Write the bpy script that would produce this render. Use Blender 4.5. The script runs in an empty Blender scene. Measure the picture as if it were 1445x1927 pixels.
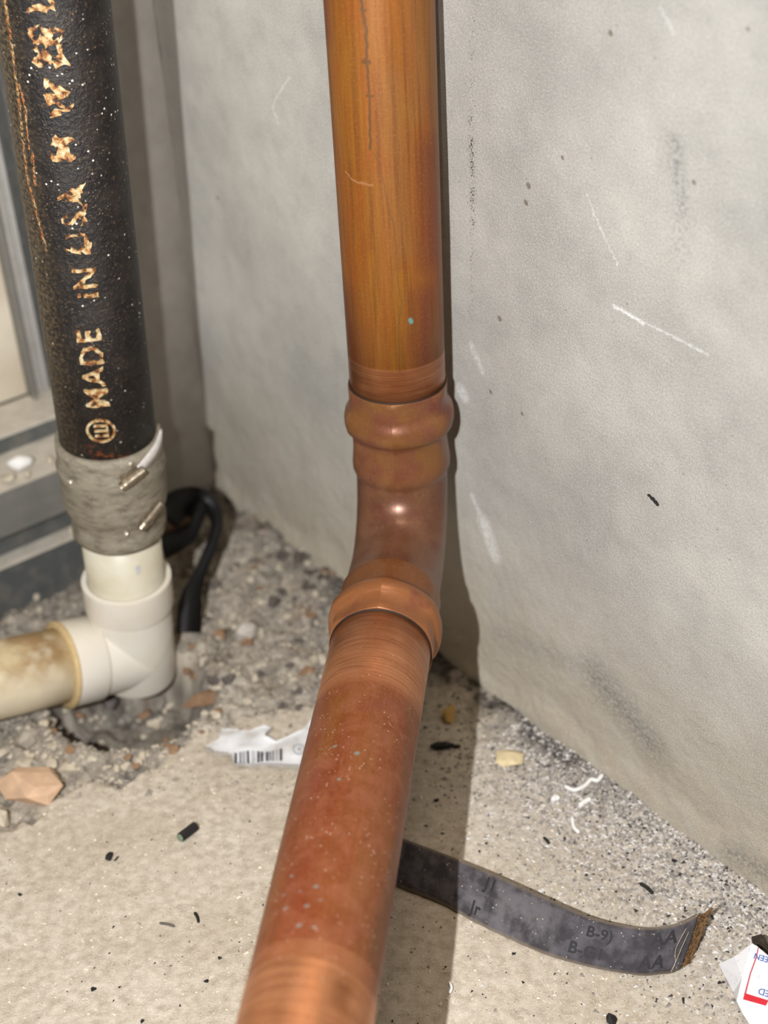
import bpy, bmesh, math, random
import numpy as np
from mathutils import Vector, Matrix
random.seed(7)
SC = bpy.context.scene
COL = SC.collection
# ------------------------------------------------------------------ camera
F_PX = 2650.0; PPX, PPY = 722.5, 963.5
VPX, VPY = 955.0, 5020.0          # where plumb lines meet in the photograph
CAMZ = 0.6
def _ray(x, y): return np.array([(x-PPX)/F_PX, -(y-PPY)/F_PX, -1.0])
_up = -_ray(VPX, VPY)/np.linalg.norm(_ray(VPX, VPY))
_f = np.array([0, 0, -1.0]); _Y = _f-_up*_f.dot(_up); _Y /= np.linalg.norm(_Y); _X = np.cross(_Y, _up)
R = np.array([_X, _Y, _up])
cam_d = bpy.data.cameras.new('camera'); cam = bpy.data.objects.new('camera', cam_d); COL.objects.link(cam)
cam.matrix_world = Matrix.Translation((0, 0, CAMZ)) @ Matrix([list(r) for r in R]).to_4x4()
cam_d.sensor_fit = 'VERTICAL'; cam_d.sensor_height = 36.0; cam_d.lens = F_PX/1927*36.0
cam_d.clip_start = 0.01; cam_d.clip_end = 50
cam_d.dof.use_dof = True; cam_d.dof.focus_distance = 0.72; cam_d.dof.aperture_fstop = 5.2
SC.camera = cam
# ------------------------------------------------------------------ light
wd = bpy.data.worlds.new('world'); SC.world = wd; wd.use_nodes = True
bg = wd.node_tree.nodes['Background']; bg.inputs[0].default_value = (1.0, 0.86, 0.68, 1); bg.inputs[1].default_value = 0.045
def point(name, loc, power, rad, color=(1, 1, 1)):
    l = bpy.data.lights.new(name, 'POINT'); l.energy = power; l.shadow_soft_size = rad; l.color = color
    o = bpy.data.objects.new(name, l); o.location = loc; COL.objects.link(o); return o
def spot(name, loc, aim, power, rad, size, blend, color=(1, 1, 1)):
    l = bpy.data.lights.new(name, 'SPOT'); l.energy = power; l.shadow_soft_size = rad; l.color = color
    l.spot_size = math.radians(size); l.spot_blend = blend
    o = bpy.data.objects.new(name, l); o.location = loc; COL.objects.link(o)
    o.rotation_euler = (Vector(aim)-Vector(loc)).to_track_quat('-Z', 'Y').to_euler(); return o
spot('flash_light', (-0.14, 0.0, 0.615), (-0.02, 0.75, 0.10), 35, 0.0035, 110, 1.0, (0.98, 0.99, 1.0))
spot('torch_light', (-0.05, 0.0, 0.62), (-0.26, 1.05, 0.38), 20, 0.006, 44, 1.0, (1, 0.98, 0.95))
al = bpy.data.lights.new('room_lamp', 'AREA'); al.energy = 7.0; al.size = 0.5; al.color = (1, 0.86, 0.68)
ao = bpy.data.objects.new('room_lamp', al); ao.location = (0.14, 0.42, 1.9); COL.objects.link(ao)
ao.rotation_euler = (Vector((0, 0.6, 0))-Vector(ao.location)).to_track_quat('-Z', 'Y').to_euler()
SC.view_settings.view_transform = 'Standard'; SC.view_settings.look = 'None'
SC.view_settings.gamma = 1; SC.view_settings.use_curve_mapping = False
SC.view_settings.exposure = 0.0
# ------------------------------------------------------------------ places
A0 = np.array([0.0327846, 0.73871458, 0.0])            # a point at the foot of the concrete wall
WD = np.array([0.59953317, -0.80034991, 0.0])          # along the wall
WN = np.array([0.80034991, 0.59953317, 0.0])           # into the wall
CAMP = np.array([0, 0, CAMZ])
def ray(x, y): return R @ _ray(x, y)
def on_floor(x, y, z=0.0):
    v = ray(x, y); return CAMP+v*((z-CAMZ)/v[2])
def at_depth(x, y, d): return CAMP+ray(x, y)*d
def on_wall(x, y):
    v = ray(x, y); k = ((A0-CAMP)@WN)/(v@WN); q = CAMP+v*k
    return ((q-A0)@WD, q[2])
def SNZ(s, n, z): return A0+WD*s+WN*n+np.array([0, 0, z])
def on_cyl(x, y, P, ax, r, e1, e2):
    """(u metres round, v metres along) of the visible point of a cylinder"""
    v = ray(x, y); v = v/np.linalg.norm(v); w = CAMP-P
    vp = v-ax*(v@ax); wp = w-ax*(w@ax)
    a = vp@vp; b = 2*vp@wp; c = wp@wp-r*r; D = b*b-4*a*c
    k = (-b-math.sqrt(max(D, 0)))/(2*a); q = CAMP+v*k-P
    return (math.atan2(q@e2, q@e1)*r, q@ax)
# ------------------------------------------------------------------ noise
def _hash(ix, iy, s):
    h = (ix.astype(np.int64)*374761393+iy.astype(np.int64)*668265263+s*974634777) & 0xffffffff
    h = ((h ^ (h >> 13))*1274126177) & 0xffffffff
    return ((h ^ (h >> 16)) & 0xffff)/65535.0
def vnoise(x, y, s=0):
    x = np.asarray(x, float); y = np.asarray(y, float)
    ix = np.floor(x); iy = np.floor(y); fx = x-ix; fy = y-iy
    fx = fx*fx*(3-2*fx); fy = fy*fy*(3-2*fy)
    a = _hash(ix, iy, s); b = _hash(ix+1, iy, s); c = _hash(ix, iy+1, s); d = _hash(ix+1, iy+1, s)
    return (a*(1-fx)+b*fx)*(1-fy)+(c*(1-fx)+d*fx)*fy
def fbm(x, y, sc, oc=4, s=0, g=0.5):
    t = 0; a = 1; n = 0
    for i in range(oc):
        t = t+a*vnoise(np.asarray(x)*sc*2**i+17.3*i, np.asarray(y)*sc*2**i+9.1*i, s+i); n += a; a *= g
    return t/n
def sstep(e0, e1, x):
    t = np.clip((x-e0)/(e1-e0), 0, 1); return t*t*(3-2*t)
def segd(x, y, p, q):
    bx, by = q[0]-p[0], q[1]-p[1]
    t = np.clip(((x-p[0])*bx+(y-p[1])*by)/(bx*bx+by*by+1e-12), 0, 1)
    return np.hypot(x-p[0]-t*bx, y-p[1]-t*by)
def polyd(x, y, pts):
    d = 9
    for i in range(len(pts)-1): d = np.minimum(d, segd(x, y, pts[i], pts[i+1]))
    return d
# ------------------------------------------------------------------ objects
def link(o, parent=None):
    COL.objects.link(o)
    if parent is not None:
        o.parent = parent
        pl = parent; off = Vector((0, 0, 0))
        while pl is not None: off += pl.location; pl = pl.parent
        o.location = o.location-off if False else o.location
    return o
def tag(o, label=None, cat=None, group=None, kind=None):
    if label: o['label'] = label
    if cat: o['category'] = cat
    if group: o['group'] = group
    if kind: o['kind'] = kind
    return o
def world_loc(o):
    v = Vector((0, 0, 0))
    while o is not None: v += o.location; o = o.parent
    return v
def empty(name, loc):
    o = bpy.data.objects.new(name, None); o.location = loc; COL.objects.link(o); o.empty_display_size = 0.02; return o
def mesh_obj(name, V, Fc, mat, parent=None, uv=None, smooth=True, origin=None):
    """V in world coordinates; the origin is put inside the thing"""
    V = np.asarray(V, float)
    if origin is None:
        origin = (V.min(0)+V.max(0))/2; origin[2] = V[:, 2].min()
    origin = np.asarray(origin, float)
    me = bpy.data.meshes.new(name)
    me.from_pydata((V-origin).tolist(), [], [tuple(int(i) for i in f) for f in Fc])
    if uv is not None:
        ul = me.uv_layers.new(name='UVMap'); uv = np.asarray(uv, float)
        li = np.zeros(len(me.loops), int); me.loops.foreach_get('vertex_index', li)
        ul.data.foreach_set('uv', uv[li].ravel())
    me.polygons.foreach_set('use_smooth', [smooth]*len(me.polygons))
    me.materials.append(mat); me.update()
    o = bpy.data.objects.new(name, me); COL.objects.link(o)
    if parent is not None:
        o.parent = parent; o.location = Vector(origin)-world_loc(parent)
    else: o.location = origin
    return o
def bm_obj(name, bm, mat, parent=None, smooth=False, uv=None):
    V = [v.co[:] for v in bm.verts]; bm.verts.index_update(); F = [[v.index for v in f.verts] for f in bm.faces]
    bm.free(); return mesh_obj(name, V, F, mat, parent, smooth=smooth, uv=uv)
def grid_mesh(name, P, mat, uvs, attr=None, parent=None, extra=None, origin=None):
    """P: (ny,nx,3) array -> quads, fast"""
    ny, nx, _ = P.shape
    idx = np.arange(ny*nx).reshape(ny, nx)
    q = np.stack([idx[:-1, :-1], idx[:-1, 1:], idx[1:, 1:], idx[1:, :-1]], -1).reshape(-1, 4)
    V = P.reshape(-1, 3); U = uvs.reshape(-1, 2)
    if extra is not None:
        ev, ef = extra; q = np.vstack([q, np.array(ef)+len(V)]); V = np.vstack([V, ev]); U = np.vstack([U, np.array(ev)[:, :2]*0])
    org = np.zeros(3) if origin is None else np.asarray(origin)
    me = bpy.data.meshes.new(name)
    me.vertices.add(len(V)); me.vertices.foreach_set('co', (V-org).ravel())
    me.loops.add(q.size); me.loops.foreach_set('vertex_index', q.ravel())
    me.polygons.add(len(q)); me.polygons.foreach_set('loop_start', np.arange(0, q.size, 4)); me.polygons.foreach_set('loop_total', np.full(len(q), 4))
    me.update(calc_edges=True)
    ul = me.uv_layers.new(name='UVMap'); ul.data.foreach_set('uv', U[q.ravel()].ravel())
    me.polygons.foreach_set('use_smooth', np.ones(len(q), bool))
    if attr is not None:
        ca = me.color_attributes.new('dirt_shade', 'FLOAT_COLOR', 'POINT')
        A = np.zeros((len(V), 4)); A[:ny*nx] = attr.reshape(-1, 4)
        ca.data.foreach_set('color', A.ravel())
    me.materials.append(mat)
    o = bpy.data.objects.new(name, me); COL.objects.link(o); o.location = org
    if parent is not None: o.parent = parent; o.location = Vector(org)-world_loc(parent)
    return o
def frames(pts, ref):
    pts = [np.asarray(p, float) for p in pts]; T = []
    for i in range(len(pts)):
        a = pts[max(i-1, 0)]; b = pts[min(i+1, len(pts)-1)]; t = b-a; T.append(t/np.linalg.norm(t))
    e = ref-T[0]*(ref@T[0]); e /= np.linalg.norm(e); out = []
    for t in T:
        e = e-t*(e@t); e /= np.linalg.norm(e); out.append((t, e, np.cross(t, e)))
    return out
def tube(pts, rad, n=64, ref=np.array([0, -1.0, 0]), caps=True, rfun=None, tang=None):
    """returns V,F,UV ; rad a list; u = arc metres from the reference side (-pi..pi), v = metres along"""
    fr = frames(pts, ref)
    if tang is not None: fr = tang
    V = []; UV = []; F = []; s = 0
    for i, p in enumerate(pts):
        p = np.asarray(p, float)
        if i: s += np.linalg.norm(p-np.asarray(pts[i-1]))
        t, e1, e2 = fr[i]
        for k in range(n+1):
            th = -math.pi+2*math.pi*k/n
            r = rad[i] if rfun is None else rfun(i, th, rad[i])
            V.append(p+(e1*math.cos(th)+e2*math.sin(th))*r); UV.append((th*0.027, s))
    m = n+1
    for i in range(len(pts)-1):
        for k in range(n): F.append((i*m+k, i*m+k+1, (i+1)*m+k+1, (i+1)*m+k))
    if caps:
        for i, rev in ((0, True), (len(pts)-1, False)):
            c = len(V); V.append(np.asarray(pts[i], float)); UV.append((0, 0 if rev else s))
            for k in range(n):
                f = (i*m+k, i*m+k+1, c); F.append(f[::-1] if rev else f)
    return V, F, UV
def box_vf(o, ex, ey, ez):
    """box spanned from corner o by three edge vectors"""
    o, ex, ey, ez = [np.asarray(a, float) for a in (o, ex, ey, ez)]
    V = [o, o+ex, o+ex+ey, o+ey, o+ez, o+ex+ez, o+ex+ey+ez, o+ey+ez]
    F = [(0, 3, 2, 1), (4, 5, 6, 7), (0, 1, 5, 4), (1, 2, 6, 5), (2, 3, 7, 6), (3, 0, 4, 7)]
    return V, F
def merge(*vfs):
    V = []; F = []
    for v, f in vfs:
        b = len(V); V += list(v); F += [tuple(i+b for i in t) for t in f]
    return V, F
def rock_vf(c, size, seed, n=13, flat=0.7, rot=None):
    rnd = random.Random(seed); bm = bmesh.new()
    rz = rnd.uniform(0, 6.28) if rot is None else rot
    for _ in range(n):
        z = rnd.uniform(-1, 1); a = rnd.uniform(0, 6.28); q = math.sqrt(1-z*z)*rnd.uniform(0.82, 1.05)
        x, y, zz = q*math.cos(a)*size[0], q*math.sin(a)*size[1], z*size[2]
        bm.verts.new((x*math.cos(rz)-y*math.sin(rz), x*math.sin(rz)+y*math.cos(rz), zz))
    r = bmesh.ops.convex_hull(bm, input=bm.verts)
    bmesh.ops.delete(bm, geom=[v for v in bm.verts if not v.link_faces], context='VERTS')
    bmesh.ops.triangulate(bm, faces=bm.faces)
    bm.verts.index_update()
    V = [np.array(v.co)+np.asarray(c) for v in bm.verts]; F = [tuple(v.index for v in f.verts) for f in bm.faces]
    bm.free(); return V, F
def text_vf(body, size, depth=0.0, split=0.002, spacing=1.0, bold=0.0):
    cu = bpy.data.curves.new('glyphs', 'FONT'); cu.body = body; cu.size = size; cu.extrude = depth; cu.space_character = spacing
    cu.resolution_u = 4; cu.offset = bold
    o = bpy.data.objects.new('glyphs', cu); COL.objects.link(o); bpy.context.view_layer.update()
    dg = bpy.context.evaluated_depsgraph_get(); me = bpy.data.meshes.new_from_object(o.evaluated_get(dg))
    bpy.data.objects.remove(o); bpy.data.curves.remove(cu)
    bm = bmesh.new(); bm.from_mesh(me); bpy.data.meshes.remove(me)
    bmesh.ops.remove_doubles(bm, verts=bm.verts, dist=size*0.002)
    bmesh.ops.triangulate(bm, faces=bm.faces)
    for _ in range(3):
        es = [e for e in bm.edges if e.calc_length() > split]
        if not es: break
        bmesh.ops.subdivide_edges(bm, edges=es, cuts=1); bmesh.ops.triangulate(bm, faces=bm.faces)
    bm.verts.index_update()
    V = np.array([v.co[:] for v in bm.verts]); F = [tuple(v.index for v in f.verts) for f in bm.faces]; bm.free()
    return V, F
# ------------------------------------------------------------------ materials
class Mat:
    def __init__(s, name):
        s.m = bpy.data.materials.new(name); s.m.use_nodes = True; s.t = s.m.node_tree; s.N = s.t.nodes; s.L = s.t.links
        s.b = s.N['Principled BSDF']; s.out = s.N['Material Output']
        s.uvn = None
    def put(s, sock, v):
        if isinstance(v, bpy.types.NodeSocket): s.L.new(v, sock)
        elif isinstance(v, (tuple, list)):
            v = tuple(v)
            sock.default_value = v+(1,) if len(v) == 3 and len(sock.default_value) == 4 else v
        else: sock.default_value = v
    def uv(s, sx=1, sy=1):
        if s.uvn is None: s.uvn = s.N.new('ShaderNodeTexCoord')
        return s.vm('MULTIPLY', s.uvn.outputs['UV'], (sx, sy, 1)) if (sx, sy) != (1, 1) else s.uvn.outputs['UV']
    def obj(s):
        if s.uvn is None: s.uvn = s.N.new('ShaderNodeTexCoord')
        return s.uvn.outputs['Object']
    def vm(s, op, a, b=None, out=0, sc=None):
        n = s.N.new('ShaderNodeVectorMath'); n.operation = op; s.put(n.inputs[0], a)
        if b is not None: s.put(n.inputs[1], b)
        if sc is not None: s.put(n.inputs['Scale'], sc)
        return n.outputs[out]
    def mt(s, op, a, b=None, c=None, clamp=False):
        n = s.N.new('ShaderNodeMath'); n.operation = op; n.use_clamp = clamp; s.put(n.inputs[0], a)
        if b is not None: s.put(n.inputs[1], b)
        if c is not None: s.put(n.inputs[2], c)
        return n.outputs[0]
    def noise(s, vec, sc, det=3, ro=0.5, dist=0):
        n = s.N.new('ShaderNodeTexNoise'); s.put(n.inputs['Vector'], vec); n.inputs['Scale'].default_value = sc
        n.inputs['Detail'].default_value = det; n.inputs['Roughness'].default_value = ro; n.inputs['Distortion'].default_value = dist
        return n.outputs[0]
    def vor(s, vec, sc, out=0, feat='F1', rand=1):
        n = s.N.new('ShaderNodeTexVoronoi'); n.feature = feat; s.put(n.inputs['Vector'], vec); n.inputs['Scale'].default_value = sc
        n.inputs['Randomness'].default_value = rand
        return n.outputs[out]
    def mr(s, v, a, b, c=0, d=1, smooth=False):
        n = s.N.new('ShaderNodeMapRange'); n.interpolation_type = 'SMOOTHSTEP' if smooth else 'LINEAR'
        s.put(n.inputs[0], v)
        for i, k in enumerate((a, b, c, d)): n.inputs[i+1].default_value = k
        return n.outputs[0]
    def mix(s, f, a, b):
        n = s.N.new('ShaderNodeMix'); n.data_type = 'RGBA'; s.put(n.inputs[0], f); s.put(n.inputs[6], a); s.put(n.inputs[7], b); return n.outputs[2]
    def ramp(s, f, stops):
        n = s.N.new('ShaderNodeValToRGB'); s.put(n.inputs[0], f); cr = n.color_ramp
        while len(cr.elements) < len(stops): cr.elements.new(0.5)
        for e, (p, c) in zip(cr.elements, stops): e.position = p; e.color = tuple(c)+(1,)
        return n.outputs[0]
    def sep(s, v):
        n = s.N.new('ShaderNodeSeparateXYZ'); s.put(n.inputs[0], v); return n.outputs
    def attr(s, name='dirt_shade'):
        n = s.N.new('ShaderNodeAttribute'); n.attribute_name = name; return n
    def seg(s, vec, p, q, w0, w1):
        """1 inside w0 of the segment p-q, 0 beyond w1"""
        b = (q[0]-p[0], q[1]-p[1], 0); bb = b[0]**2+b[1]**2+1e-12
        pa = s.vm('SUBTRACT', vec, (p[0], p[1], 0))
        t = s.mt('MULTIPLY', s.vm('DOT_PRODUCT', pa, b, out=1), 1/bb, clamp=True)
        d = s.vm('LENGTH', s.vm('SUBTRACT', pa, s.vm('SCALE', b, sc=t)), out=1)
        return s.mr(d, w0, w1, 1, 0)
    def mx(s, *a):
        r = a[0]
        for k in a[1:]: r = s.mt('MAXIMUM', r, k)
        return r
    def bump(s, h, strength=0.3, dist=0.001):
        n = s.N.new('ShaderNodeBump'); n.inputs['Strength'].default_value = strength; n.inputs['Distance'].default_value = dist
        s.put(n.inputs['Height'], h); s.L.new(n.outputs[0], s.b.inputs['Normal'])
    def done(s, col, rough=0.6, metal=0.0, spec=0.5):
        s.put(s.b.inputs['Base Color'], col); s.put(s.b.inputs['Roughness'], rough); s.put(s.b.inputs['Metallic'], metal)
        s.b.inputs['Specular IOR Level'].default_value = spec
        return s.m
def plain(name, c, rough=0.6, metal=0.0, var=0.2, sc=300, bump=0.0, spec=0.4):
    m = Mat(name); o = m.obj(); n = m.noise(o, sc, 4)
    col = m.mix(m.mr(n, 0.3, 0.7), tuple(k*(1-var) for k in c), tuple(min(1, k*(1+var)) for k in c))
    if bump: m.bump(n, bump, 0.001)
    return m.done(col, rough, metal, spec)
def srgb(r, g, b):
    return tuple((k/255/12.92 if k <= 10 else ((k/255+0.055)/1.055)**2.4) for k in (r, g, b))

# ================================================================== floor
PIT = np.array([-0.174, 0.718]); ELB = np.array([-0.1732, 0.7538, 0.0125]); PVC_END = at_depth(0, 1279, 0.90)
RIDGE = [on_floor(*p)[:2] for p in ((-60, 1590), (0, 1568), (60, 1548), (110, 1500), (135, 1472), (230, 1472), (290, 1450), (345, 1405), (380, 1372), (450, 1352), (560, 1330), (640, 1340), (800, 1430), (900, 1400), (1010, 1420))]
RX = np.array([p[0] for p in RIDGE]); RY = np.array([p[1] for p in RIDGE])
def wall_dist(x, y): return -((x-A0[0])*WN[0]+(y-A0[1])*WN[1])
def wall_s(x, y): return (x-A0[0])*WD[0]+(y-A0[1])*WD[1]
def ridge_f(x, y):
    yr = np.interp(x, RX, RY)+(fbm(x, y, 90, 3, 31)-0.5)*0.02
    return sstep(-0.003, 0.006, y-yr)
def height(x, y):
    x = np.asarray(x, float); y = np.asarray(y, float)
    rb = ridge_f(x, y); dw = wall_dist(x, y); s = wall_s(x, y)
    left = 1-sstep(-0.04, 0.02, s)
    h = (fbm(x, y, 25, 3, 1)-0.5)*0.003+(fbm(x, y, 300, 3, 5)-0.5)*0.0011
    h = h+rb*left*(-0.004+(fbm(x, y, 70, 4, 9, 0.6)-0.5)*0.017)
    h = h+rb*(1-left)*((fbm(x, y, 120, 3, 12)-0.5)*0.005)
    h = h+left*0.015*np.exp(-np.clip(dw, 0, 9)/0.022)+(1-left)*0.004*np.exp(-np.clip(dw, 0, 9)/0.016)
    d = np.hypot((x-PIT[0])/1.15, y-PIT[1])+(fbm(x, y, 60, 3, 21)-0.5)*0.012
    h = h-0.042*(1-sstep(0.034, 0.054, d))+0.004*np.exp(-((d-0.056)/0.008)**2)
    dt = segd(x, y, ELB[:2], PVC_END[:2]*1.6-ELB[:2]*0.6)
    h = h-0.030*(1-sstep(0.022, 0.046, dt+(fbm(x, y, 80, 3, 25)-0.5)*0.01))*(1-sstep(-9, -8, 0*x))-0.0
    # crumbly dust bank to the right
    h = h+0.0016*(fbm(x, y, 500, 2, 40)-0.5)*sstep(0.12, 0.0, dw)
    return h
def axis_pts(lo, a, b, hi, fine, coarse):
    return np.concatenate([np.arange(lo, a, coarse), np.arange(a, b, fine), np.arange(b, hi+coarse, coarse)])
xs = axis_pts(-0.8, -0.36, 0.34, 0.9, 0.0012, 0.03); ys = axis_pts(-0.9, 0.36, 1.0, 1.35, 0.0012, 0.03)
GX, GY = np.meshgrid(xs, ys); GZ = height(GX, GY)
dw = wall_dist(GX, GY); sw = wall_s(GX, GY); rb = ridge_f(GX, GY)
leftm = 1-sstep(-0.04, 0.02, sw)
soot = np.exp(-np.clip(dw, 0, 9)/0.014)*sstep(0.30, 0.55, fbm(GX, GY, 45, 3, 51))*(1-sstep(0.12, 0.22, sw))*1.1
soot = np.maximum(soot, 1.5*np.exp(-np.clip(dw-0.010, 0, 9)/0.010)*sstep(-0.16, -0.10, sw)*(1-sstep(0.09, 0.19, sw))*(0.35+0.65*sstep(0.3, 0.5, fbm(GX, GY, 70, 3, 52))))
soot = np.maximum(soot, 0.55*rb*leftm*sstep(0.52, 0.72, fbm(GX, GY, 60, 4, 55)))
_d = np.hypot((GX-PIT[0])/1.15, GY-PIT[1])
soot = np.maximum(soot, 0.6*(1-sstep(0.03, 0.05, _d)))  # not soot here: the hole's shade painted into the pit colour
grey = np.clip(rb*leftm*(0.55+0.9*(fbm(GX, GY, 30, 3, 61)-0.3)), 0, 1)
dust = sstep(0.13, 0.02, dw)*sstep(0.02, 0.16, sw)
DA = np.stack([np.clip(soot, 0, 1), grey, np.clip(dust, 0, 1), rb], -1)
m = Mat('dusty_concrete_floor'); u = m.uv(); at = m.attr(); c3 = m.sep(at.outputs['Color'])
n1 = m.noise(u, 14, 5, 0.6); n2 = m.noise(u, 160, 4, 0.6); n3 = m.noise(u, 900, 2, 0.6)
col = m.mix(m.mr(n1, 0.35, 0.7), srgb(190, 178, 160), srgb(207, 197, 182))
col = m.mix(m.mr(n2, 0.35, 0.62, 0.6, 0), col, srgb(154, 140, 121))
col = m.mix(m.mr(n3, 0.55, 0.72, 0, 0.5), col, srgb(232, 225, 212))
gcol = m.mix(m.mr(m.noise(u, 90, 5, 0.65), 0.38, 0.62), srgb(92, 86, 80), srgb(174, 165, 152))
gcol = m.mix(m.mr(m.noise(u, 38, 3), 0.55, 0.7, 0, 0.6), gcol, srgb(138, 112, 90))
col = m.mix(c3[1], col, gcol)
dcol = m.mix(m.mr(m.vor(u, 620, 1), 0.2, 0.8), srgb(126, 122, 119), srgb(204, 198, 193))
col = m.mix(m.mt('MULTIPLY', c3[2], m.mr(m.noise(u, 200, 3), 0.4, 0.6, 0.25, 0.9)), col, dcol)
spk = m.mr(m.vor(u, 520), 0.10, 0.16, 1, 0); spk = m.mt('MULTIPLY', spk, m.mr(m.noise(u, 60, 2), 0.5, 0.6))
col = m.mix(m.mt('MULTIPLY', spk, 0.75), col, srgb(60, 52, 46))
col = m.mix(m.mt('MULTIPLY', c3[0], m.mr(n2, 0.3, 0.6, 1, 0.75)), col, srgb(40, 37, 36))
m.bump(m.mt('ADD', m.mt('MULTIPLY', n2, 0.6), m.mt('MULTIPLY', n3, 0.35)), 0.7, 0.0016)
M_FLOOR = m.done(col, 0.95, 0, 0.15)
slab = box_vf((-0.8, -0.9, -0.14), (1.7, 0, 0), (0, 2.25, 0), (0, 0, 0.06))
floor = grid_mesh('floor', np.stack([GX, GY, GZ], -1), M_FLOOR, np.stack([GX, GY], -1), DA, extra=slab)
tag(floor, 'rough dusty beige concrete floor with a broken pit beside the drain pipe', kind='structure')

# ================================================================== concrete wall
ss = axis_pts(-0.275, -0.274, 0.52, 1.3, 0.0015, 0.03); zs = axis_pts(-0.04, -0.02, 0.50, 1.1, 0.0015, 0.03)
GS, GW = np.meshgrid(ss, zs)
bul = (fbm(GS, GW, 7, 3, 71)-0.5)*0.006+(fbm(GS, GW, 60, 3, 75)-0.5)*0.0008
bul = bul+(fbm(GS, GW, 300, 2, 77)-0.5)*0.0007*(1-sstep(0.02, 0.2, GW))
bul = bul-0.004*(1-sstep(0.0, 0.03, GW+(fbm(GS, GW, 30, 3, 79)-0.5)*0.03))
PW = A0[None, None]+WD[None, None]*GS[..., None]+WN[None, None]*(bul)[..., None]; PW[..., 2] = GW
def wpt(x, y): return on_wall(x, y)
m = Mat('grey_plastered_concrete'); u = m.uv(); sp = m.sep(u)
n1 = m.noise(u, 9, 5, 0.6); n2 = m.noise(u, 45, 4, 0.6); n3 = m.noise(u, 1100, 3, 0.65); n4 = m.noise(u, 420, 3, 0.6)
col = m.mix(m.mr(n1, 0.33, 0.70), srgb(158, 155, 149), srgb(192, 188, 180))
tan = m.mt('MULTIPLY', m.mr(sp[1], 0.015, 0.15, 1, 0), m.mr(n2, 0.3, 0.6, 0.5, 1))
col = m.mix(tan, col, srgb(180, 168, 147))
col = m.mix(m.mt('MULTIPLY', m.mr(n2, 0.5, 0.72), 0.30), col, srgb(146, 143, 140))
col = m.mix(m.mr(n3, 0.34, 0.5, 0.38, 0), col, srgb(128, 123, 116))
col = m.mix(m.mr(n3, 0.52, 0.68, 0, 0.5), col, srgb(212, 210, 204))
# fine pits scattered over the face
pit = m.mt('MULTIPLY', m.mr(m.vor(u, 150), 0.05, 0.08, 1, 0), m.mr(m.noise(u, 25, 2), 0.52, 0.6))
col = m.mix(m.mt('MULTIPLY', pit, 0.7), col, srgb(70, 62, 52))
# soot stipple in a plumb line right of the pipe, smudges and chalk marks
wv = m.vm('ADD', u, m.vm('SCALE', m.vm('SUBTRACT', m.N.new('ShaderNodeTexNoise').outputs[1], (0.5, 0.5, 0.5)), sc=0.0))
def segs(pts, w0, w1):
    k = [m.seg(u, wpt(*pts[i]), wpt(*pts[i+1]), w0, w1) for i in range(len(pts)-1)]
    return m.mx(*k)
st = m.mx(segs([(888, 225), (887, 420)], 0.0008, 0.0042), m.mt('MULTIPLY', segs([(897, 30), (890, 225)], 0.0, 0.0040), 0.55), m.mt('MULTIPLY', segs([(886, 420), (882, 640)], 0.0, 0.0050), 0.6))
st = m.mt('MULTIPLY', st, m.mr(m.noise(u, 55, 2), 0.32, 0.52))
stip = m.mr(m.mt('ADD', m.mt('MULTIPLY', st, 0.16), m.noise(u, 950, 2, 0.6)), 0.68, 0.72)
stip = m.mt('MULTIPLY', stip, m.mr(st, 0.0, 0.15))
col = m.mix(m.mt('MULTIPLY', stip, 0.95), col, srgb(38, 36, 34))
sm = m.mx(segs([(1272, 270), (1285, 400)], 0.0004, 0.007), m.mt('MULTIPLY', segs([(1285, 400), (1270, 480)], 0.0, 0.012), 0.5))
sm = m.mt('MULTIPLY', sm, m.mr(n4, 0.42, 0.66))
sm2 = m.mt('MULTIPLY', m.mx(segs([(1120, 1270), (1170, 1330), (1225, 1400)], 0.0, 0.021), m.mt('MULTIPLY', segs([(940, 1195), (1020, 1220), (1110, 1265)], 0.0, 0.014), 0.45)), m.mr(n4, 0.32, 0.6))
sm3 = m.mt('MULTIPLY', segs([(1380, 1600), (1445, 1640)], 0.0, 0.012), m.mr(n4, 0.35, 0.6))
col = m.mix(m.mt('MULTIPLY', m.mx(sm, sm2, sm3), 0.62), col, srgb(84, 84, 86))
uw = m.vm('ADD', u, m.vm('MULTIPLY', m.vm('SUBTRACT', m.noise(u, 420, 3), (0.5, 0.5, 0.5)), (0.0040, 0.0040, 0)))
def scr(pts, w, k=1.0):
    return m.mt('MULTIPLY', m.mx(*[m.seg(uw, wpt(*pts[i]), wpt(*pts[i+1]), w*0.3, w) for i in range(len(pts)-1)]), k)
ch = m.mx(scr([(1150, 577), (1205, 610)], 0.0014), scr([(1205, 608), (1270, 638), (1330, 668)], 0.0008, 0.6), scr([(1106, 365), (1130, 430), (1160, 498)], 0.0008, 0.55),
          scr([(886, 935), (908, 985)], 0.0030, 0.55), scr([(908, 985), (930, 1045)], 0.0075, 0.7), scr([(545, 145), (520, 185), (514, 203), (526, 235)], 0.0010, 0.45),
          scr([(1248, 15), (1272, 60)], 0.0016, 0.4), scr([(868, 735), (872, 745)], 0.006, 0.7), scr([(885, 650), (905, 700)], 0.003, 0.4))
ch = m.mt('MULTIPLY', ch, m.mr(n4, 0.32, 0.58, 0.15, 0.85))
col = m.mix(ch, col, srgb(233, 233, 230))
dots = m.mx(*[m.seg(u, wpt(x, y), wpt(x+1, y+2), r*0.5, r) for x, y, r in ((1153, 60, .0016), (1306, 342, .0013), (1411, 52, .001), (1060, 295, .0012), (408, 372, .0014), (995, 348, .002), (990, 380, .0018), (937, 600, .0018), (921, 737, .0015), (981, 778, .0012))])
col = m.mix(m.mt('MULTIPLY', dots, 0.7), col, srgb(96, 84, 62))
grd = m.mr(sp[1], 0.0, 0.20, 1.0, 0.45)
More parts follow.
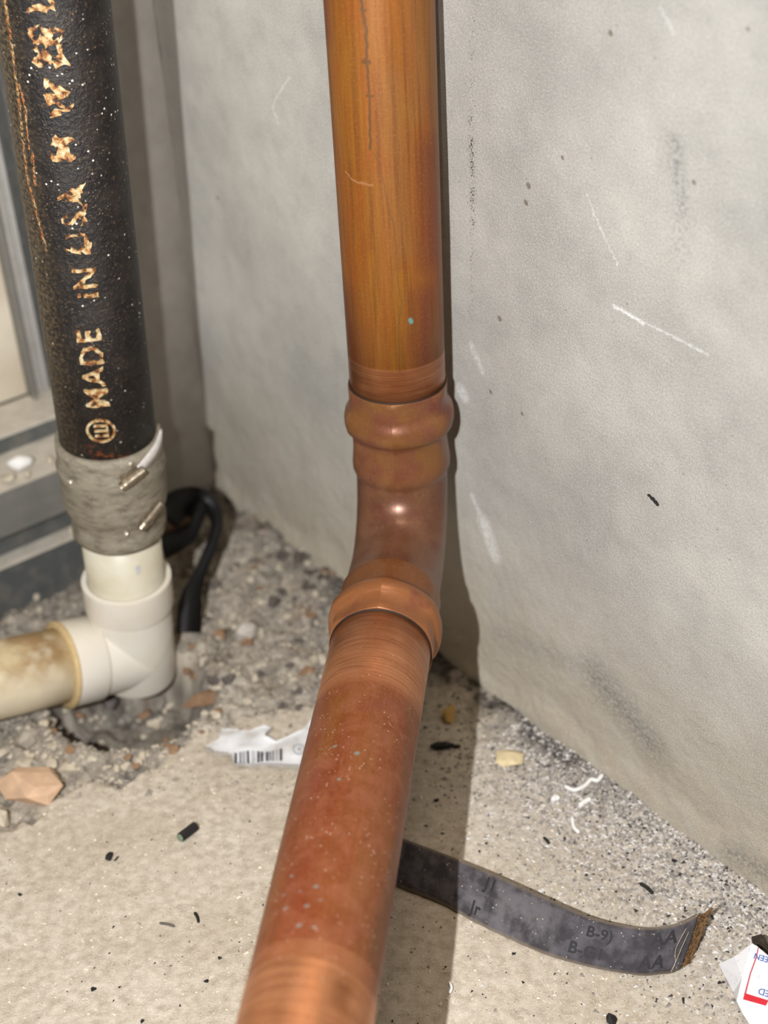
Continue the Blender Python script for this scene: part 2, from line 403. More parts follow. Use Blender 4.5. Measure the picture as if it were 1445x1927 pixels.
m.bump(m.mt('ADD', m.mt('MULTIPLY', n4, 0.7), m.mt('MULTIPLY', n3, 0.6)), 0.55, 0.0011)
M_WALL = m.done(col, 0.9, 0, 0.2)
b0 = SNZ(-0.275, 0.012, -0.08)
back = box_vf(b0, WD*1.6, WN*0.10, np.array([0, 0, 1.2]))
wall = grid_mesh('wall_right', PW, M_WALL, np.stack([GS, GW], -1), None, extra=back)
tag(wall, 'grey plastered concrete wall with soot specks and chalk scratches', kind='structure')

# ================================================================== steel partition at the left
M_STEEL = None
def steel(name, c):
    m = Mat(name); o = m.obj(); n = m.noise(o, 40, 4, 0.6); n2 = m.vor(o, 160, 1)
    col = m.mix(m.mr(n, 0.35, 0.65), tuple(k*0.86 for k in c), c)
    col = m.mix(m.mt('MULTIPLY', m.mr(m.noise(o, 90, 3), 0.45, 0.7), 0.25), col, srgb(150, 140, 126))
    return m.done(col, 0.6, 0.15, 0.4)
M_STEEL = steel('dusty_galvanised_steel', srgb(126, 124, 119)); M_STEEL2 = steel('dark_galvanised_steel', srgb(92, 94, 93))
M_STUD = steel('galvanised_stud', srgb(176, 172, 166))
M_DUST = plain('pale_settled_dust', srgb(196, 188, 174), 0.9, 0, 0.12, 120)
N0, N1 = -0.9, -0.070
def prof(pts, z=None, n0=N0, n1=N1, t=0.0012):
    """open sheet profile in (s,z) extruded along the partition, given thickness"""
    out = []
    for i in range(len(pts)-1):
        (s0, z0), (s1, z1) = pts[i], pts[i+1]
        dx, dz = s1-s0, z1-z0; L = math.hypot(dx, dz); nx, nz = -dz/L*t, dx/L*t
        out.append(box_vf(SNZ(s0-dx/L*t*0.0, n0, z0), SNZ(dx+0, 0, dz)-A0, SNZ(nx, 0, nz)-A0, WN*(n1-n0)))
    return merge(*out)
def sheet(name, pts, mat, label, parent=None, **k):
    V, F = prof(pts, **k); o = mesh_obj(name, V, F, mat, parent, smooth=False); return o
tr = empty('steel_track', SNZ(-0.27, -0.2, -0.02))
tag(tr, 'lowest galvanised steel floor track of the partition with a bright top lip', 'steel track')
V, F = prof([(-0.25, -0.035), (-0.25, 0.032)]); mesh_obj('flange', V, F, M_STEEL2, tr, smooth=False)
V, F = prof([(-0.2495, 0.0335), (-0.262, 0.0335)], t=-0.003); mesh_obj('lip', V, F, M_DUST, tr, smooth=False)
V, F = prof([(-0.262, 0.028), (-0.262, 0.058)]); mesh_obj('web', V, F, M_STEEL2, tr, smooth=False)
tr2 = empty('steel_track', SNZ(-0.27, -0.2, 0.058))
tag(tr2, 'middle steel track with a pale debris covered ledge, above the lowest track', 'steel track')
V, F = prof([(-0.2495, 0.0585), (-0.2495, 0.092)]); mesh_obj('flange', V, F, M_STEEL, tr2, smooth=False)
V, F = prof([(-0.2515, 0.090), (-0.300, 0.090)], t=-0.002); mesh_obj('ledge', V, F, M_DUST, tr2, smooth=False)
tr3 = empty('steel_track', SNZ(-0.32, -0.2, 0.092))
tag(tr3, 'top steel track carrying the upright stud at the left edge', 'steel track')
V, F = prof([(-0.300, 0.0922), (-0.300, 0.1030)]); mesh_obj('flange', V, F, M_STEEL2, tr3, smooth=False)
V, F = prof([(-0.3013, 0.1032), (-0.345, 0.1032)], t=-0.002); mesh_obj('ledge', V, F, M_DUST, tr3, smooth=False)
# upright stud (C section) and corner stud
st1 = empty('steel_stud', SNZ(-0.34, -0.107, 0.1056))
tag(st1, 'upright grey steel stud left of the rusty black pipe', 'steel stud')
def stick(n0, n1, s0, s1, z0=0.1058, z1=1.0): return box_vf(SNZ(s0, n0, z0), WD*(s1-s0), WN*(n1-n0), np.array([0, 0, z1-z0]))
V, F = stick(-0.109, -0.0945, -0.346, -0.3435); mesh_obj('web', V, F, M_STUD, st1, smooth=False)
V, F = stick(-0.0945, -0.0920, -0.346, -0.322); mesh_obj('flange', V, F, M_STEEL2, st1, smooth=False)
V, F = stick(-0.1115, -0.109, -0.346, -0.334); mesh_obj('flange', V, F, M_STEEL, st1, smooth=False)
V, F = stick(-0.1020, -0.1005, -0.3435, -0.3405); mesh_obj('rib', V, F, M_STUD, st1, smooth=False)
st2 = empty('steel_stud', SNZ(-0.29, -0.03, -0.02))
tag(st2, 'grey steel stud in the corner behind the black pipe, against the concrete wall', 'steel stud')
V, F = stick(-0.066, 0.0, -0.2765, -0.2745, -0.03); mesh_obj('web', V, F, M_STUD, st2, smooth=False)
V, F = stick(-0.068, -0.066, -0.31, -0.2745, -0.03); mesh_obj('flange', V, F, M_STEEL, st2, smooth=False)
m = Mat('beige_gypsum_board'); o_ = m.obj(); n = m.noise(o_, 20, 4)
M_GYP = m.done(m.mix(m.mr(n, 0.35, 0.65), srgb(186, 172, 152), srgb(206, 196, 178)), 0.9, 0, 0.2)
V, F = box_vf(SNZ(-0.36, -0.95, 0.1058), WD*0.0125, WN*1.05, np.array([0, 0, 0.9]))
pn = mesh_obj('wall_left', V, F, M_GYP, smooth=False); tag(pn, 'beige gypsum board face behind the steel stud', kind='structure')

# ================================================================== copper run
PV = np.array([0.0118, 0.7049, 0.0]); ZC = 0.1263; CC = np.array([0.0118, 0.7049, ZC])
HD = np.array([-0.15534, -0.98786, 0.0]); HD /= np.linalg.norm(HD); UPV = np.array([0, 0, 1.0])
cop = empty('copper_pipe', (CC[0], CC[1], 0.09))
tag(cop, 'copper pipe coming down the wall, turning through a press elbow towards the viewer', 'copper pipe')
RC = 0.027
def copper_material(name, P, ax, e1, e2, kind):
    m = Mat(name); u = m.uv(); s3 = m.sep(u)
    def c(x, y):
        q = on_cyl(x, y, P, ax, RC, e1, e2); return q
    streak = m.noise(m.uv(260, 9), 1, 4, 0.6); big = m.noise(m.uv(45, 16), 1, 4, 0.6, 0.6); fine = m.noise(u, 700, 3, 0.6)
    def blob(x0, y0, x1, y1, w): return m.seg(u, c(x0, y0), c(x1, y1), 0.0, w)
    if kind == 'upper':
        base = m.mix(m.mr(big, 0.35, 0.65), srgb(146, 79, 24), srgb(147, 96, 31))
        right = m.mr(s3[0], c(745, 300)[0]-0.002, c(800, 300)[0], 0, 0.6)
        base = m.mix(m.mt('MULTIPLY', m.mx(blob(810, 290, 815, 480, 0.015), blob(800, 560, 800, 690, 0.012), blob(650, 560, 668, 690, 0.016), blob(612, 0, 615, 60, 0.010)), 0.75), base, srgb(114, 50, 34))
        base = m.mix(m.mt('MULTIPLY', m.mx(blob(740, 150, 760, 470, 0.010), blob(780, 0, 790, 200, 0.012)), 0.40), base, srgb(141, 101, 59))
        base = m.mix(m.mt('MULTIPLY', m.mx(blob(752, 520, 745, 700, 0.005), blob(700, 480, 715, 700, 0.004)), 0.5), base, srgb(159, 107, 23))
        v0 = ZC+0.1014-P[2]; bright = m.mr(m.mt('ADD', s3[1], m.mt('MULTIPLY', m.mt('SUBTRACT', big, 0.5), 0.002)), v0+0.0195, v0+0.0210, 1, 0)
    else:
        base = m.mix(m.mr(big, 0.35, 0.65), srgb(126, 58, 28), srgb(139, 82, 39))
        base = m.mix(m.mt('MULTIPLY', m.mx(blob(600, 1480, 560, 1740, 0.016), blob(640, 1360, 610, 1560, 0.010)), 0.65), base, srgb(124, 44, 24))
        base = m.mix(m.mt('MULTIPLY', m.mx(blob(690, 1330, 740, 1320, 0.008), blob(600, 1440, 580, 1500, 0.008)), 0.55), base, srgb(132, 70, 54))
        base = m.mix(m.mt('MULTIPLY', m.mx(blob(640, 1320, 610, 1420, 0.008)), 0.6), base, srgb(131, 81, 21))
        base = m.mix(m.mt('MULTIPLY', m.mx(blob(775, 1300, 745, 1600, 0.0035), blob(745, 1600, 700, 1800, 0.006)), 0.7), base, srgb(104, 72, 41))
        cv = m.mt('ADD', s3[1], m.mt('MULTIPLY', m.mt('SUBTRACT', big, 0.5), 0.006))
        b0 = c(720, 1285)[1]; b1 = c(580, 1800)[1]
        bright = m.mx(m.mr(cv, b0-0.010, b0+0.003, 1, 0), m.mr(s3[1], b1-0.0005, b1+0.0006, 0, 1), m.mt('MULTIPLY', m.mt('MULTIPLY', m.mr(s3[1], c(590, 1765)[1], c(590, 1765)[1]+0.001, 0, 1), 1.0), 0.25))
    base = m.mix(m.mr(streak, 0.36, 0.5, 0.5 if kind == 'upper' else 0.22, 0), base, srgb(97, 50, 24))
    base = m.mix(m.mr(m.noise(m.uv(700, 25), 1, 3, 0.6), 0.3, 0.7, 0.35, 0), base, srgb(91, 53, 28))
    if kind != 'upper': base = m.mix(m.mr(m.noise(u, 90, 5, 0.65, 0.5), 0.42, 0.66, 0, 0.55), base, srgb(150, 92, 66))
    base = m.mix(m.mr(fine, 0.5, 0.75, 0, 0.4), base, srgb(162, 110, 64))
    rings = m.noise(m.uv(14, 2600), 1, 3, 0.65)
    bc = m.mix(m.mr(rings, 0.35, 0.65), srgb(164, 94, 54) if kind == 'upper' else srgb(176, 104, 62), srgb(216, 152, 106) if kind == 'upper' else srgb(232, 166, 120))
    bc = m.mix(m.mr(big, 0.46, 0.70, 0, 0.35), bc, srgb(150, 92, 46)); bc = m.mix(m.mr(m.noise(m.uv(30, 400), 1, 3), 0.5, 0.7, 0, 0.5), bc, srgb(150, 84, 48))
    col = m.mix(bright, base, bc)
    # dark green drip marks
    if kind == 'upper':
        uw = m.vm('ADD', u, m.vm('MULTIPLY', m.vm('SUBTRACT', m.noise(u, 260, 3), (0.5, 0.5, 0.5)), (0.0022, 0.0022, 0)))
        def ln(pts, w): return m.mx(*[m.seg(uw, c(*pts[i]), c(*pts[i+1]), w*0.4, w) for i in range(len(pts)-1)])
        drip = ln([(680, 0), (689, 60), (690, 115), (695, 180), (697, 280)], 0.0010)
        drip = m.mx(drip, ln([(686, 115), (694, 117)], 0.0018), ln([(691, 180), (700, 181)], 0.0010), ln([(679, 18), (688, 20)], 0.0009))
        col = m.mix(m.mt('MULTIPLY', drip, 0.75), col, srgb(84, 62, 38))
        edge = ln([(697, 278), (715, 310), (728, 380), (742, 430), (748, 520), (755, 570), (750, 620), (752, 700)], 0.0005)
        col = m.mix(m.mt('MULTIPLY', edge, 0.6), col, srgb(110, 76, 40))
        col = m.mix(m.mx(m.mt('MULTIPLY', m.seg(uw, c(650, 322), c(668, 342), 0.0001, 0.0005), 0.6), m.mt('MULTIPLY', m.seg(uw, c(668, 342), c(700, 348), 0.0, 0.0010), 0.4)), col, srgb(196, 146, 108))
        col = m.mix(m.seg(u, c(772, 602), c(774, 606), 0.0006, 0.0016), col, srgb(112, 158, 150))
    else:
        uw = m.vm('ADD', u, m.vm('MULTIPLY', m.vm('SUBTRACT', m.noise(u, 400, 3), (0.5, 0.5, 0.5)), (0.002, 0.002, 0)))
        gm = m.mx(*[m.seg(uw, c(x, y), c(x+3, y-1), 0.0, r*0.8) for x, y, r in ((593, 1669, .0014), (563, 1678, .0009), (576, 1705, .0013), (561, 1742, .0014), (532, 1685, .0009), (588, 1746, .001), (536, 1710, .001), (628, 1405, .0014), (636, 1467, .0014), (670, 1418, .002), (600, 1695, .0008), (548, 1648, .0011))])
        gm = m.mr(gm, 0.15, 0.5)
        col = m.mix(m.mt('MULTIPLY', gm, 0.75), col, srgb(128, 140, 130))
        stn = m.mx(m.seg(uw, c(645, 1860), c(640, 1880), 0.0015, 0.006)); col = m.mix(m.mt('MULTIPLY', stn, 0.45), col, srgb(120, 68, 30))
        wsp = m.mt('MULTIPLY', m.mr(m.vor(u, 420), 0.08, 0.13, 1, 0), m.mr(m.noise(u, 55, 2), 0.46, 0.54))
        col = m.mix(wsp, col, srgb(232, 216, 196))
        dsp = m.mt('MULTIPLY', m.mr(m.vor(m.vm('ADD', u, (3.3, 1.7, 0)), 360), 0.08, 0.13, 1, 0), m.mr(m.noise(u, 70, 2), 0.42, 0.54))
        col = m.mix(m.mt('MULTIPLY', dsp, 0.8), col, srgb(60, 28, 14))
    hgt = m.mt('ADD', m.mt('MULTIPLY', m.mt('MULTIPLY', rings, bright), 2.2), m.mt('MULTIPLY', fine, 0.25))
    m.bump(hgt, 0.35, 0.0005)
    return m.done(col, m.mr(bright, 0, 1, 0.45, 0.30), m.mr(bright, 0, 1, 0.25, 0.72), 0.45)
E1V, E2V = np.array([0, -1.0, 0]), np.cross(UPV, np.array([0, -1.0, 0]))
PB = np.array([PV[0], PV[1], 0.215])
MU = copper_material('oxidised_copper_upright', PB, UPV, E1V, E2V, 'upper')
V, F, UV = tube([(PV[0], PV[1], z) for z in (0.215, 0.3, 0.5, 0.8, 1.15)], [RC]*5, 96, E1V)
UV = [(a, b) for a, b in UV]
mesh_obj('upright_pipe', V, F, MU, cop, uv=UV)
HP = CC+HD*0.100; E1H = UPV.copy(); E2H = np.cross(HD, E1H)
ML = copper_material('oxidised_copper_level', HP, HD, E1H, E2H, 'lower')
V, F, UV = tube([HP+HD*t for t in (0, 0.05, 0.1, 0.2, 0.3, 0.5, 0.95)], [RC]*7, 96, E1H)
mesh_obj('level_pipe', V, F, ML, cop, uv=UV)
# elbow: profile along the centre line (distance, radius, hexness)
CLR = 0.044
path = []   # (point, tangent, radius, hex)
up_prof = [(0.1014-0.006, .0271, 0), (0.1014, .0273, 0), (0.1016, .0283, .2), (0.1010, .0291, .7), (0.0960, .0293, 1), (0.0905, .0293, 1), (0.0880, .0297, .8), (0.0868, .0304, .6), (0.0850, .0315, .5), (0.0820, .0322, .5), (0.0785, .0322, .5), (0.0755, .0315, .5), (0.0738, .0303, .6), (0.0728, .0291, .8),
           (0.0690, .0287, 1), (0.0620, .0287, 1), (0.0560, .0288, .6), (0.0510, .0287, .2), (0.0478, .0283, 0), (0.0455, .0273, 0), (0.044, .0268, 0)]
lo_prof = [(0.045, .0266, 0), (0.056, .0268, 0), (0.066, .0270, 0), (0.0685, .0278, 0), (0.0705, .0286, .2), (0.0760, .0288, .7), (0.0850, .0288, 1), (0.0880, .0290, .9), (0.0892, .0300, .7), (0.0908, .0312, .5), (0.0935, .0321, .5), (0.0970, .0322, .5), (0.0998, .0315, .5), (0.1012, .0303, .6), (0.1024, .0293, .8), (0.1100, .0294, 1), (0.1145, .0292, .7), (0.1152, .0284, .2), (0.1150, .0273, 0), (0.108, .0271, 0)]
UPK = 0
for d, r, h in up_prof: path.append((CC+UPV*d, -UPV, r, h))
cen = CC+UPV*CLR+HD*CLR
for k in range(1, 20):
    a = math.radians(90*k/20); p = cen-HD*CLR*math.cos(a)-UPV*CLR*math.sin(a); t = -UPV*math.cos(a)+HD*math.sin(a); path.append((p, t, .0266, 0))
for d, r, h in lo_prof: path.append((CC+HD*d, HD, r, h))
side = np.cross(UPV, HD); side /= np.linalg.norm(side)
tang = [(t, np.cross(side, t)*1.0, side) for p, t, r, h in path]
hexes = [h for _, _, _, h in path]
def rf(i, th, r):
    ph = (th % (math.pi/3))-math.pi/6      # 0 in the middle of a pressed flat
    return r*(1-0.42*hexes[i]*(1-math.cos(math.pi/6)/math.cos(ph)))
V, F, UV = tube([p for p, *_ in path], [r for _, _, r, _ in path], 96, tang=tang, rfun=rf, caps=False)
m = Mat('brown_oxidised_copper_elbow'); u = m.uv(); o_ = m.obj()
big = m.noise(o_, 42, 4, 0.55, 0.4); fine = m.noise(o_, 600, 3)
v3 = m.sep(u)[1]
col = m.mix(m.mr(big, 0.35, 0.65), srgb(107, 69, 51), srgb(124, 84, 59))
# redder at the upper socket, lighter round the lower ring and rim
L0 = 0.062; col = m.mix(m.mr(v3, L0-0.008, L0+0.004, 0.8, 0), col, m.mix(m.mr(m.noise(o_, 70, 3), 0.4, 0.6), srgb(128, 75, 52), srgb(137, 91, 47)))
tot = 0.0
LL = []
for i in range(len(path)):
    if i: tot += np.linalg.norm(path[i][0]-path[i-1][0])
    LL.append(tot)
vb = LL[-6]; ve = LL[-1]
col = m.mix(m.mr(v3, LL[-18], LL[-16], 0, 0.75), col, srgb(128, 78, 38))
col = m.mix(m.mr(v3, vb-0.016, vb-0.012, 0, 0.8), col, srgb(154, 97, 58))
col = m.mix(m.mt('MULTIPLY', m.mr(m.noise(o_, 55, 3, 0.5), 0.58, 0.7), 0.5), col, srgb(110, 53, 49))
col = m.mix(m.mr(fine, 0.5, 0.8, 0, 0.35), col, srgb(158, 113, 80))
spk = m.mt('MULTIPLY', m.mr(m.vor(o_, 260), 0.07, 0.12, 1, 0), m.mr(m.noise(o_, 40, 2), 0.54, 0.62))
col = m.mix(m.mt('MULTIPLY', spk, 0.85), col, srgb(40, 21, 14))
m.bump(m.noise(o_, 240, 3), 0.12, 0.0006)
M_ELB = m.done(col, 0.34, 0.32, 0.5)
elb = mesh_obj('press_elbow', V, F, M_ELB, cop, uv=UV)
elb['label'] = 'brown copper press elbow with a bulging ring at each end'

M_GAP = plain('painted_gap_shade', srgb(34, 24, 18), 0.7)  # dark rings stand in for the shaded gap at each socket mouth
for c_, a_ in ((CC+UPV*0.1006, UPV), (CC+HD*0.1142, HD)):
    V, F, _ = tube([c_-a_*0.002, c_+a_*0.0014], [.02765, .02765], 72, np.array([0.3, -0.2, 1.0]) if a_ is HD else E1V)
    o = mesh_obj('gap_shade_ring', V, F, M_GAP, elb); o['label'] = 'thin dark ring painted in for the shaded gap at the mouth'
# ================================================================== drain stack
B0 = at_depth(97, 0, 0.699); B1 = at_depth(207, 850, 0.859); BU = (B1-B0)/np.linalg.norm(B1-B0)
def Q(t): return B1+BU*t
drain = empty('drain_pipe', Q(0.16)); tag(drain, 'rusty black iron drain pipe joined to white plastic elbow at the left', 'drain pipe')
RB = 0.029
_e1 = -ray(207, 850); _e1 = _e1-BU*(_e1@BU); _e1 /= np.linalg.norm(_e1)      # faces the viewer
AXU = -BU; _e2 = np.cross(AXU, _e1)
m = Mat('rusty_black_cast_iron'); u = m.uv(); s3 = m.sep(u)
n1 = m.noise(u, 60, 4, 0.6); n2 = m.noise(u, 420, 4, 0.65)
col = m.mix(m.mr(n1, 0.4, 0.65), srgb(20, 17, 17), srgb(38, 33, 30))
col = m.mix(m.mr(n2, 0.56, 0.7, 0, 0.6), col, srgb(92, 72, 52))
k = RC/RB
def iu(x, y):
    q = on_cyl(x, y, B1, AXU, RB, _e1, _e2); return (q[0]*k, q[1]+0.02)
uw = m.vm('ADD', u, m.vm('MULTIPLY', m.vm('SUBTRACT', m.noise(u, 330, 3), (0.5, 0.5, 0.5)), (0.0035, 0.003, 0)))
def ln(pts, w, w0=0.3): return m.mx(*[m.seg(uw, iu(*pts[i]), iu(*pts[i+1]), w*w0, w) for i in range(len(pts)-1)])
seam = m.mx(ln([(8, 0), (22, 90), (32, 165), (40, 240), (50, 330), (68, 400), (86, 470)], 0.0014), ln([(36, 160), (46, 200), (54, 280)], 0.0010), ln([(60, 290), (66, 350)], 0.0012))
seam = m.mt('MULTIPLY', seam, m.mr(m.noise(u, 500, 3), 0.38, 0.55))
col = m.mix(seam, col, m.mix(m.mr(m.noise(u, 180, 3), 0.4, 0.6), srgb(170, 96, 44), srgb(190, 150, 96)))
leftd = m.mt('MULTIPLY', m.mr(s3[0], -0.030, -0.014, 1, 0), m.mr(n2, 0.42, 0.6))
col = m.mix(m.mt('MULTIPLY', leftd, 0.6), col, srgb(116, 98, 70))
rb_ = m.mt('MULTIPLY', m.mx(ln([(170, 850), (230, 862)], 0.006, 0)), m.mr(m.noise(u, 260, 3), 0.48, 0.6)); col = m.mix(rb_, col, srgb(120, 62, 34))
ws = m.mt('MULTIPLY', m.mr(m.vor(u, 210), 0.09, 0.14, 1, 0), m.mr(m.noise(u, 35, 2), 0.47, 0.58))
col = m.mix(ws, col, srgb(214, 206, 194))
ws2 = m.mt('MULTIPLY', m.mr(m.vor(m.vm('ADD', u, (5.1, 2.2, 0)), 620), 0.10, 0.16, 1, 0), m.mr(m.noise(u, 70, 2), 0.45, 0.6))
col = m.mix(m.mt('MULTIPLY', ws2, 0.8), col, srgb(170, 150, 126))
m.bump(m.mt('ADD', n2, m.mt('MULTIPLY', seam, 0.8)), 0.8, 0.0012)
M_IRON = m.done(col, 0.5, 0.0, 0.45)
pts = [B1-AXU*0.02]+[B1+AXU*t for t in (0.1, 0.25, 0.45, 0.85)]
V, F, UV = tube(pts, [RB]*5, 96, _e1)
iron = mesh_obj('iron_pipe', V, F, M_IRON, drain, uv=UV); iron['label'] = 'rusty black iron pipe with raised corroded lettering'
# lettering cast on the pipe, read upwards
m = Mat('rusty_raised_letters'); o_ = m.obj(); n = m.noise(o_, 260, 4, 0.6)
M_LET = m.done(m.ramp(n, [(0.36, srgb(44, 36, 30)), (0.44, srgb(138, 86, 46)), (0.52, srgb(170, 142, 96)), (0.70, srgb(204, 194, 166))]), 0.7, 0, 0.3)
def on_pipe(v_up, lft, h):
    th = -lft/RB
    return B1+AXU*v_up+(_e1*math.cos(th)+_e2*math.sin(th))*(RB+h)
# sign so that 'lft' runs to the picture's left
_t = (on_pipe(0.1, 0.01, 0)-CAMP); _s = R.T @ _t; _t0 = R.T @ (on_pipe(0.1, 0, 0)-CAMP)
SGN = 1.0 if _s[0]/-_s[2] < _t0[0]/-_t0[2] else -1.0
def letters(body, px, height, pitch_scale=1.0, wob=0.0003, h=0.0011, seed=0, bold=0.00016):
    u0, v0 = on_cyl(px[0], px[1], B1, AXU, RB, _e1, _e2)
    V, F = text_vf(body, height, 0.0, 0.0014, pitch_scale, bold)
    rnd = random.Random(seed); out = []; n = len(V)
    c = np.zeros((n, 3)); wx = (vnoise(V[:, 0]*600, V[:, 1]*600, seed)-0.5)*2; wy = (vnoise(V[:, 0]*600+50, V[:, 1]*600, seed+1)-0.5)*2
    x = V[:, 0]+wx*wob*2; y = V[:, 1]+wy*wob*2
    lft0 = SGN*(-1)*0+0
    top = []; bot = []
    for i in range(n):
        th_l = y[i]-height*0.35
        hh = h*(0.6+0.8*vnoise(x[i]*500, y[i]*500, seed+3))
        base = -u0/RB*RB  # leftwards metres of the anchor
        L = SGN*th_l+(-u0)
        top.append(on_pipe(v0+x[i], L, hh)); bot.append(on_pipe(v0+x[i], L, -0.0005))
    Fs = [f for f in F]
    # sides along the outline
    from collections import Counter
    ec = Counter()
    for f in F:
        for a, b in zip(f, f[1:]+f[:1]): ec[(a, b)] += 1
    nside = [(a, b) for (a, b) in ec if (b, a) not in ec]
    Vs = top+bot; Fs = Fs+[(a, a+n, b+n, b) for a, b in nside]
    return Vs, Fs
acc = []
H_ = 0.0178
acc.append(letters('MADE', (184, 768), H_, 1.12, 0.0004, seed=3))
acc.append(letters('iN', (164, 562), H_, 1.15, 0.0003, seed=8))
acc.append(letters('U', (149, 478), H_*0.98, 1.1, 0.0010, seed=12))
acc.append(letters('S.A', (143, 425), H_*0.95, 1.0, 0.0010, seed=15))
acc.append(letters('M', (122, 304), H_*0.98, 1.0, 0.0014, seed=21))
acc.append(letters('W', (114, 222), H_*0.98, 1.0, 0.0014, seed=25))
acc.append(letters('EE', (95, 125), H_*1.1, 1.0, 0.0015, seed=31))
acc.append(letters('L', (78, 25), H_*1.0, 1.0, 0.0009, seed=35))
V, F = merge(*acc)
lt = mesh_obj('raised_lettering', V, F, M_LET, iron, smooth=False); lt['label'] = 'cream and orange corroded raised letters reading MADE iN'
# round foundry mark with three bars
rv = []; rf_ = []
u0, v0 = on_cyl(190, 810, B1, AXU, RB, _e1, _e2)
def patch(pts2, h=0.0012):
    P2 = [on_pipe(v0+a, SGN*b-u0, h) for a, b in pts2]+[on_pipe(v0+a, SGN*b-u0, -0.0004) for a, b in pts2]
    n = len(pts2); return P2, [tuple(range(n))]+[(i, (i+1) % n, (i+1) % n+n, i+n) for i in range(n)]
ps = []
NR = 26
for i in range(NR):
    a0 = 2*math.pi*i/NR; a1 = 2*math.pi*(i+1)/NR; ri, ro = 0.0066, 0.0080
    ps.append(patch([(ri*math.sin(a0), ri*math.cos(a0)*1.05), (ro*math.sin(a0), ro*math.cos(a0)*1.05), (ro*math.sin(a1), ro*math.cos(a1)*1.05), (ri*math.sin(a1), ri*math.cos(a1)*1.05)]))
for dx in (-0.0034, 0, 0.0034):
    ps.append(patch([(dx-0.0007, -0.0036), (dx+0.0007, -0.0036), (dx+0.0007, 0.0036), (dx-0.0007, 0.0036)]))
ps.append(patch([(-0.0040, -0.0042), (0.0040, -0.0042), (0.0040, -0.0031), (-0.0040, -0.0031)]))
V, F = merge(*ps); mk = mesh_obj('foundry_mark', V, F, M_LET, iron, smooth=False); mk['label'] = 'raised ring with three bars inside'
# coupling: sleeve + two clamps
m = Mat('mesh_wrapped_coupling'); u = m.uv(); w1 = m.mt('ABSOLUTE', m.mt('SINE', m.mt('MULTIPLY', m.sep(u)[1], 2600))); w2 = m.mt('ABSOLUTE', m.mt('SINE', m.mt('MULTIPLY', m.sep(u)[0], 2600)))
wv_ = m.mt('MAXIMUM', w1, w2); n = m.noise(m.uv(1, 2.2), 110, 3); n2 = m.noise(u, 500, 3)
col = m.mix(m.mr(n, 0.3, 0.72), srgb(112, 104, 90), srgb(142, 134, 118))
col = m.mix(m.mt('MULTIPLY', m.mr(wv_, 0.5, 1, 0, 0.45), m.mr(n, 0.35, 0.5)), col, srgb(168, 160, 140))
col = m.mix(m.mr(n2, 0.60, 0.72, 0, 0.6), col, srgb(190, 182, 168))
col = m.mix(m.mr(m.noise(m.uv(1, 4), 40, 2), 0.55, 0.8, 0, 0.5), col, srgb(84, 72, 58))
m.bump(m.mt('ADD', m.mt('MULTIPLY', wv_, 0.4), m.mt('MULTIPLY', n, 0.3)), 0.6, 0.0010); M_COUP = m.done(col, 0.55, 0.1, 0.4)
cp = [(-0.012, .0294), (-0.0118, .0318), (-0.006, .0322), (0.004, .0318), (0.008, .0330), (0.013, .0332), (0.017, .0322), (0.030, .0324), (0.040, .0322), (0.046, .0312), (0.050, .0298), (0.053, .0290), (0.057, .0288), (0.0595, .0296), (0.068, .0296), (0.071, .0290), (0.0712, .0252)]
def wob(i, th, r): return r+0.0004*(math.sin(3*th+i)+math.sin(5*th+i*1.7))*0.6
V, F, UV = tube([Q(t*0.86-0.003) for t, _ in cp], [r for _, r in cp], 72, _e1, rfun=wob)
coup = mesh_obj('coupling', V, F, M_COUP, drain, uv=UV); coup['label'] = 'grey mesh-wrapped coupling sleeve between iron and plastic pipe'
M_CLAMP = plain('tarnished_clamp_steel', srgb(150, 138, 120), 0.35, 0.8, 0.3, 400, 0.3)
def at_stack(px, r):
    u_, v_ = on_cyl(px[0], px[1], B1, AXU, r, _e1, _e2); th = u_/r
    nrm = _e1*math.cos(th)+_e2*math.sin(th); tg = -_e1*math.sin(th)+_e2*math.cos(th)
    return B1+AXU*v_+nrm*r, nrm, tg
def clamp_head(px, r, ln_, tilt):
    p, nr, tg = at_stack(px, r); ax = tg*math.cos(tilt)+AXU*math.sin(tilt); ot = np.cross(nr, ax)
    V, F = box_vf(p-ax*ln_/2-ot*0.0045+nr*(-0.002), ax*ln_, ot*0.009, nr*0.0045)
    V2, F2, _ = tube([p-ax*ln_*0.75+nr*0.0022, p-ax*ln_*0.5+nr*0.0022, p+ax*ln_*0.7+nr*0.0022], [.0028, .0032, .0028], 16, nr)
    return merge((V, F), (V2, F2))
V, F = clamp_head((247, 897), 0.0330, 0.012, 0.45); cl = mesh_obj('clamp_housing', V, F, M_CLAMP, coup, smooth=False)
V, F = clamp_head((280, 968), 0.0310, 0.014, 0.5); cl = mesh_obj('clamp_housing', V, F, M_CLAMP, coup, smooth=False)
# worm screw heads, small beads
bv = []
for px, r_ in (((238, 1004), .0310), ((272, 993), .0318), ((283, 982), .0330), ((258, 900), .0355), ((245, 872), .0345), ((132, 908), .0335)):
    p, nr, tg = at_stack(px, r_); bv.append(rock_vf(p, (0.0022, 0.0022, 0.0018), int(px[0]), 18))
V, F = merge(*bv); o = mesh_obj('worm_screw', V, F, plain('bright_screw_steel', srgb(214, 206, 190), 0.25, 0.5, 0.1), coup); o['kind'] = 'stuff'; o['label'] = 'small bright screw heads and solder beads'
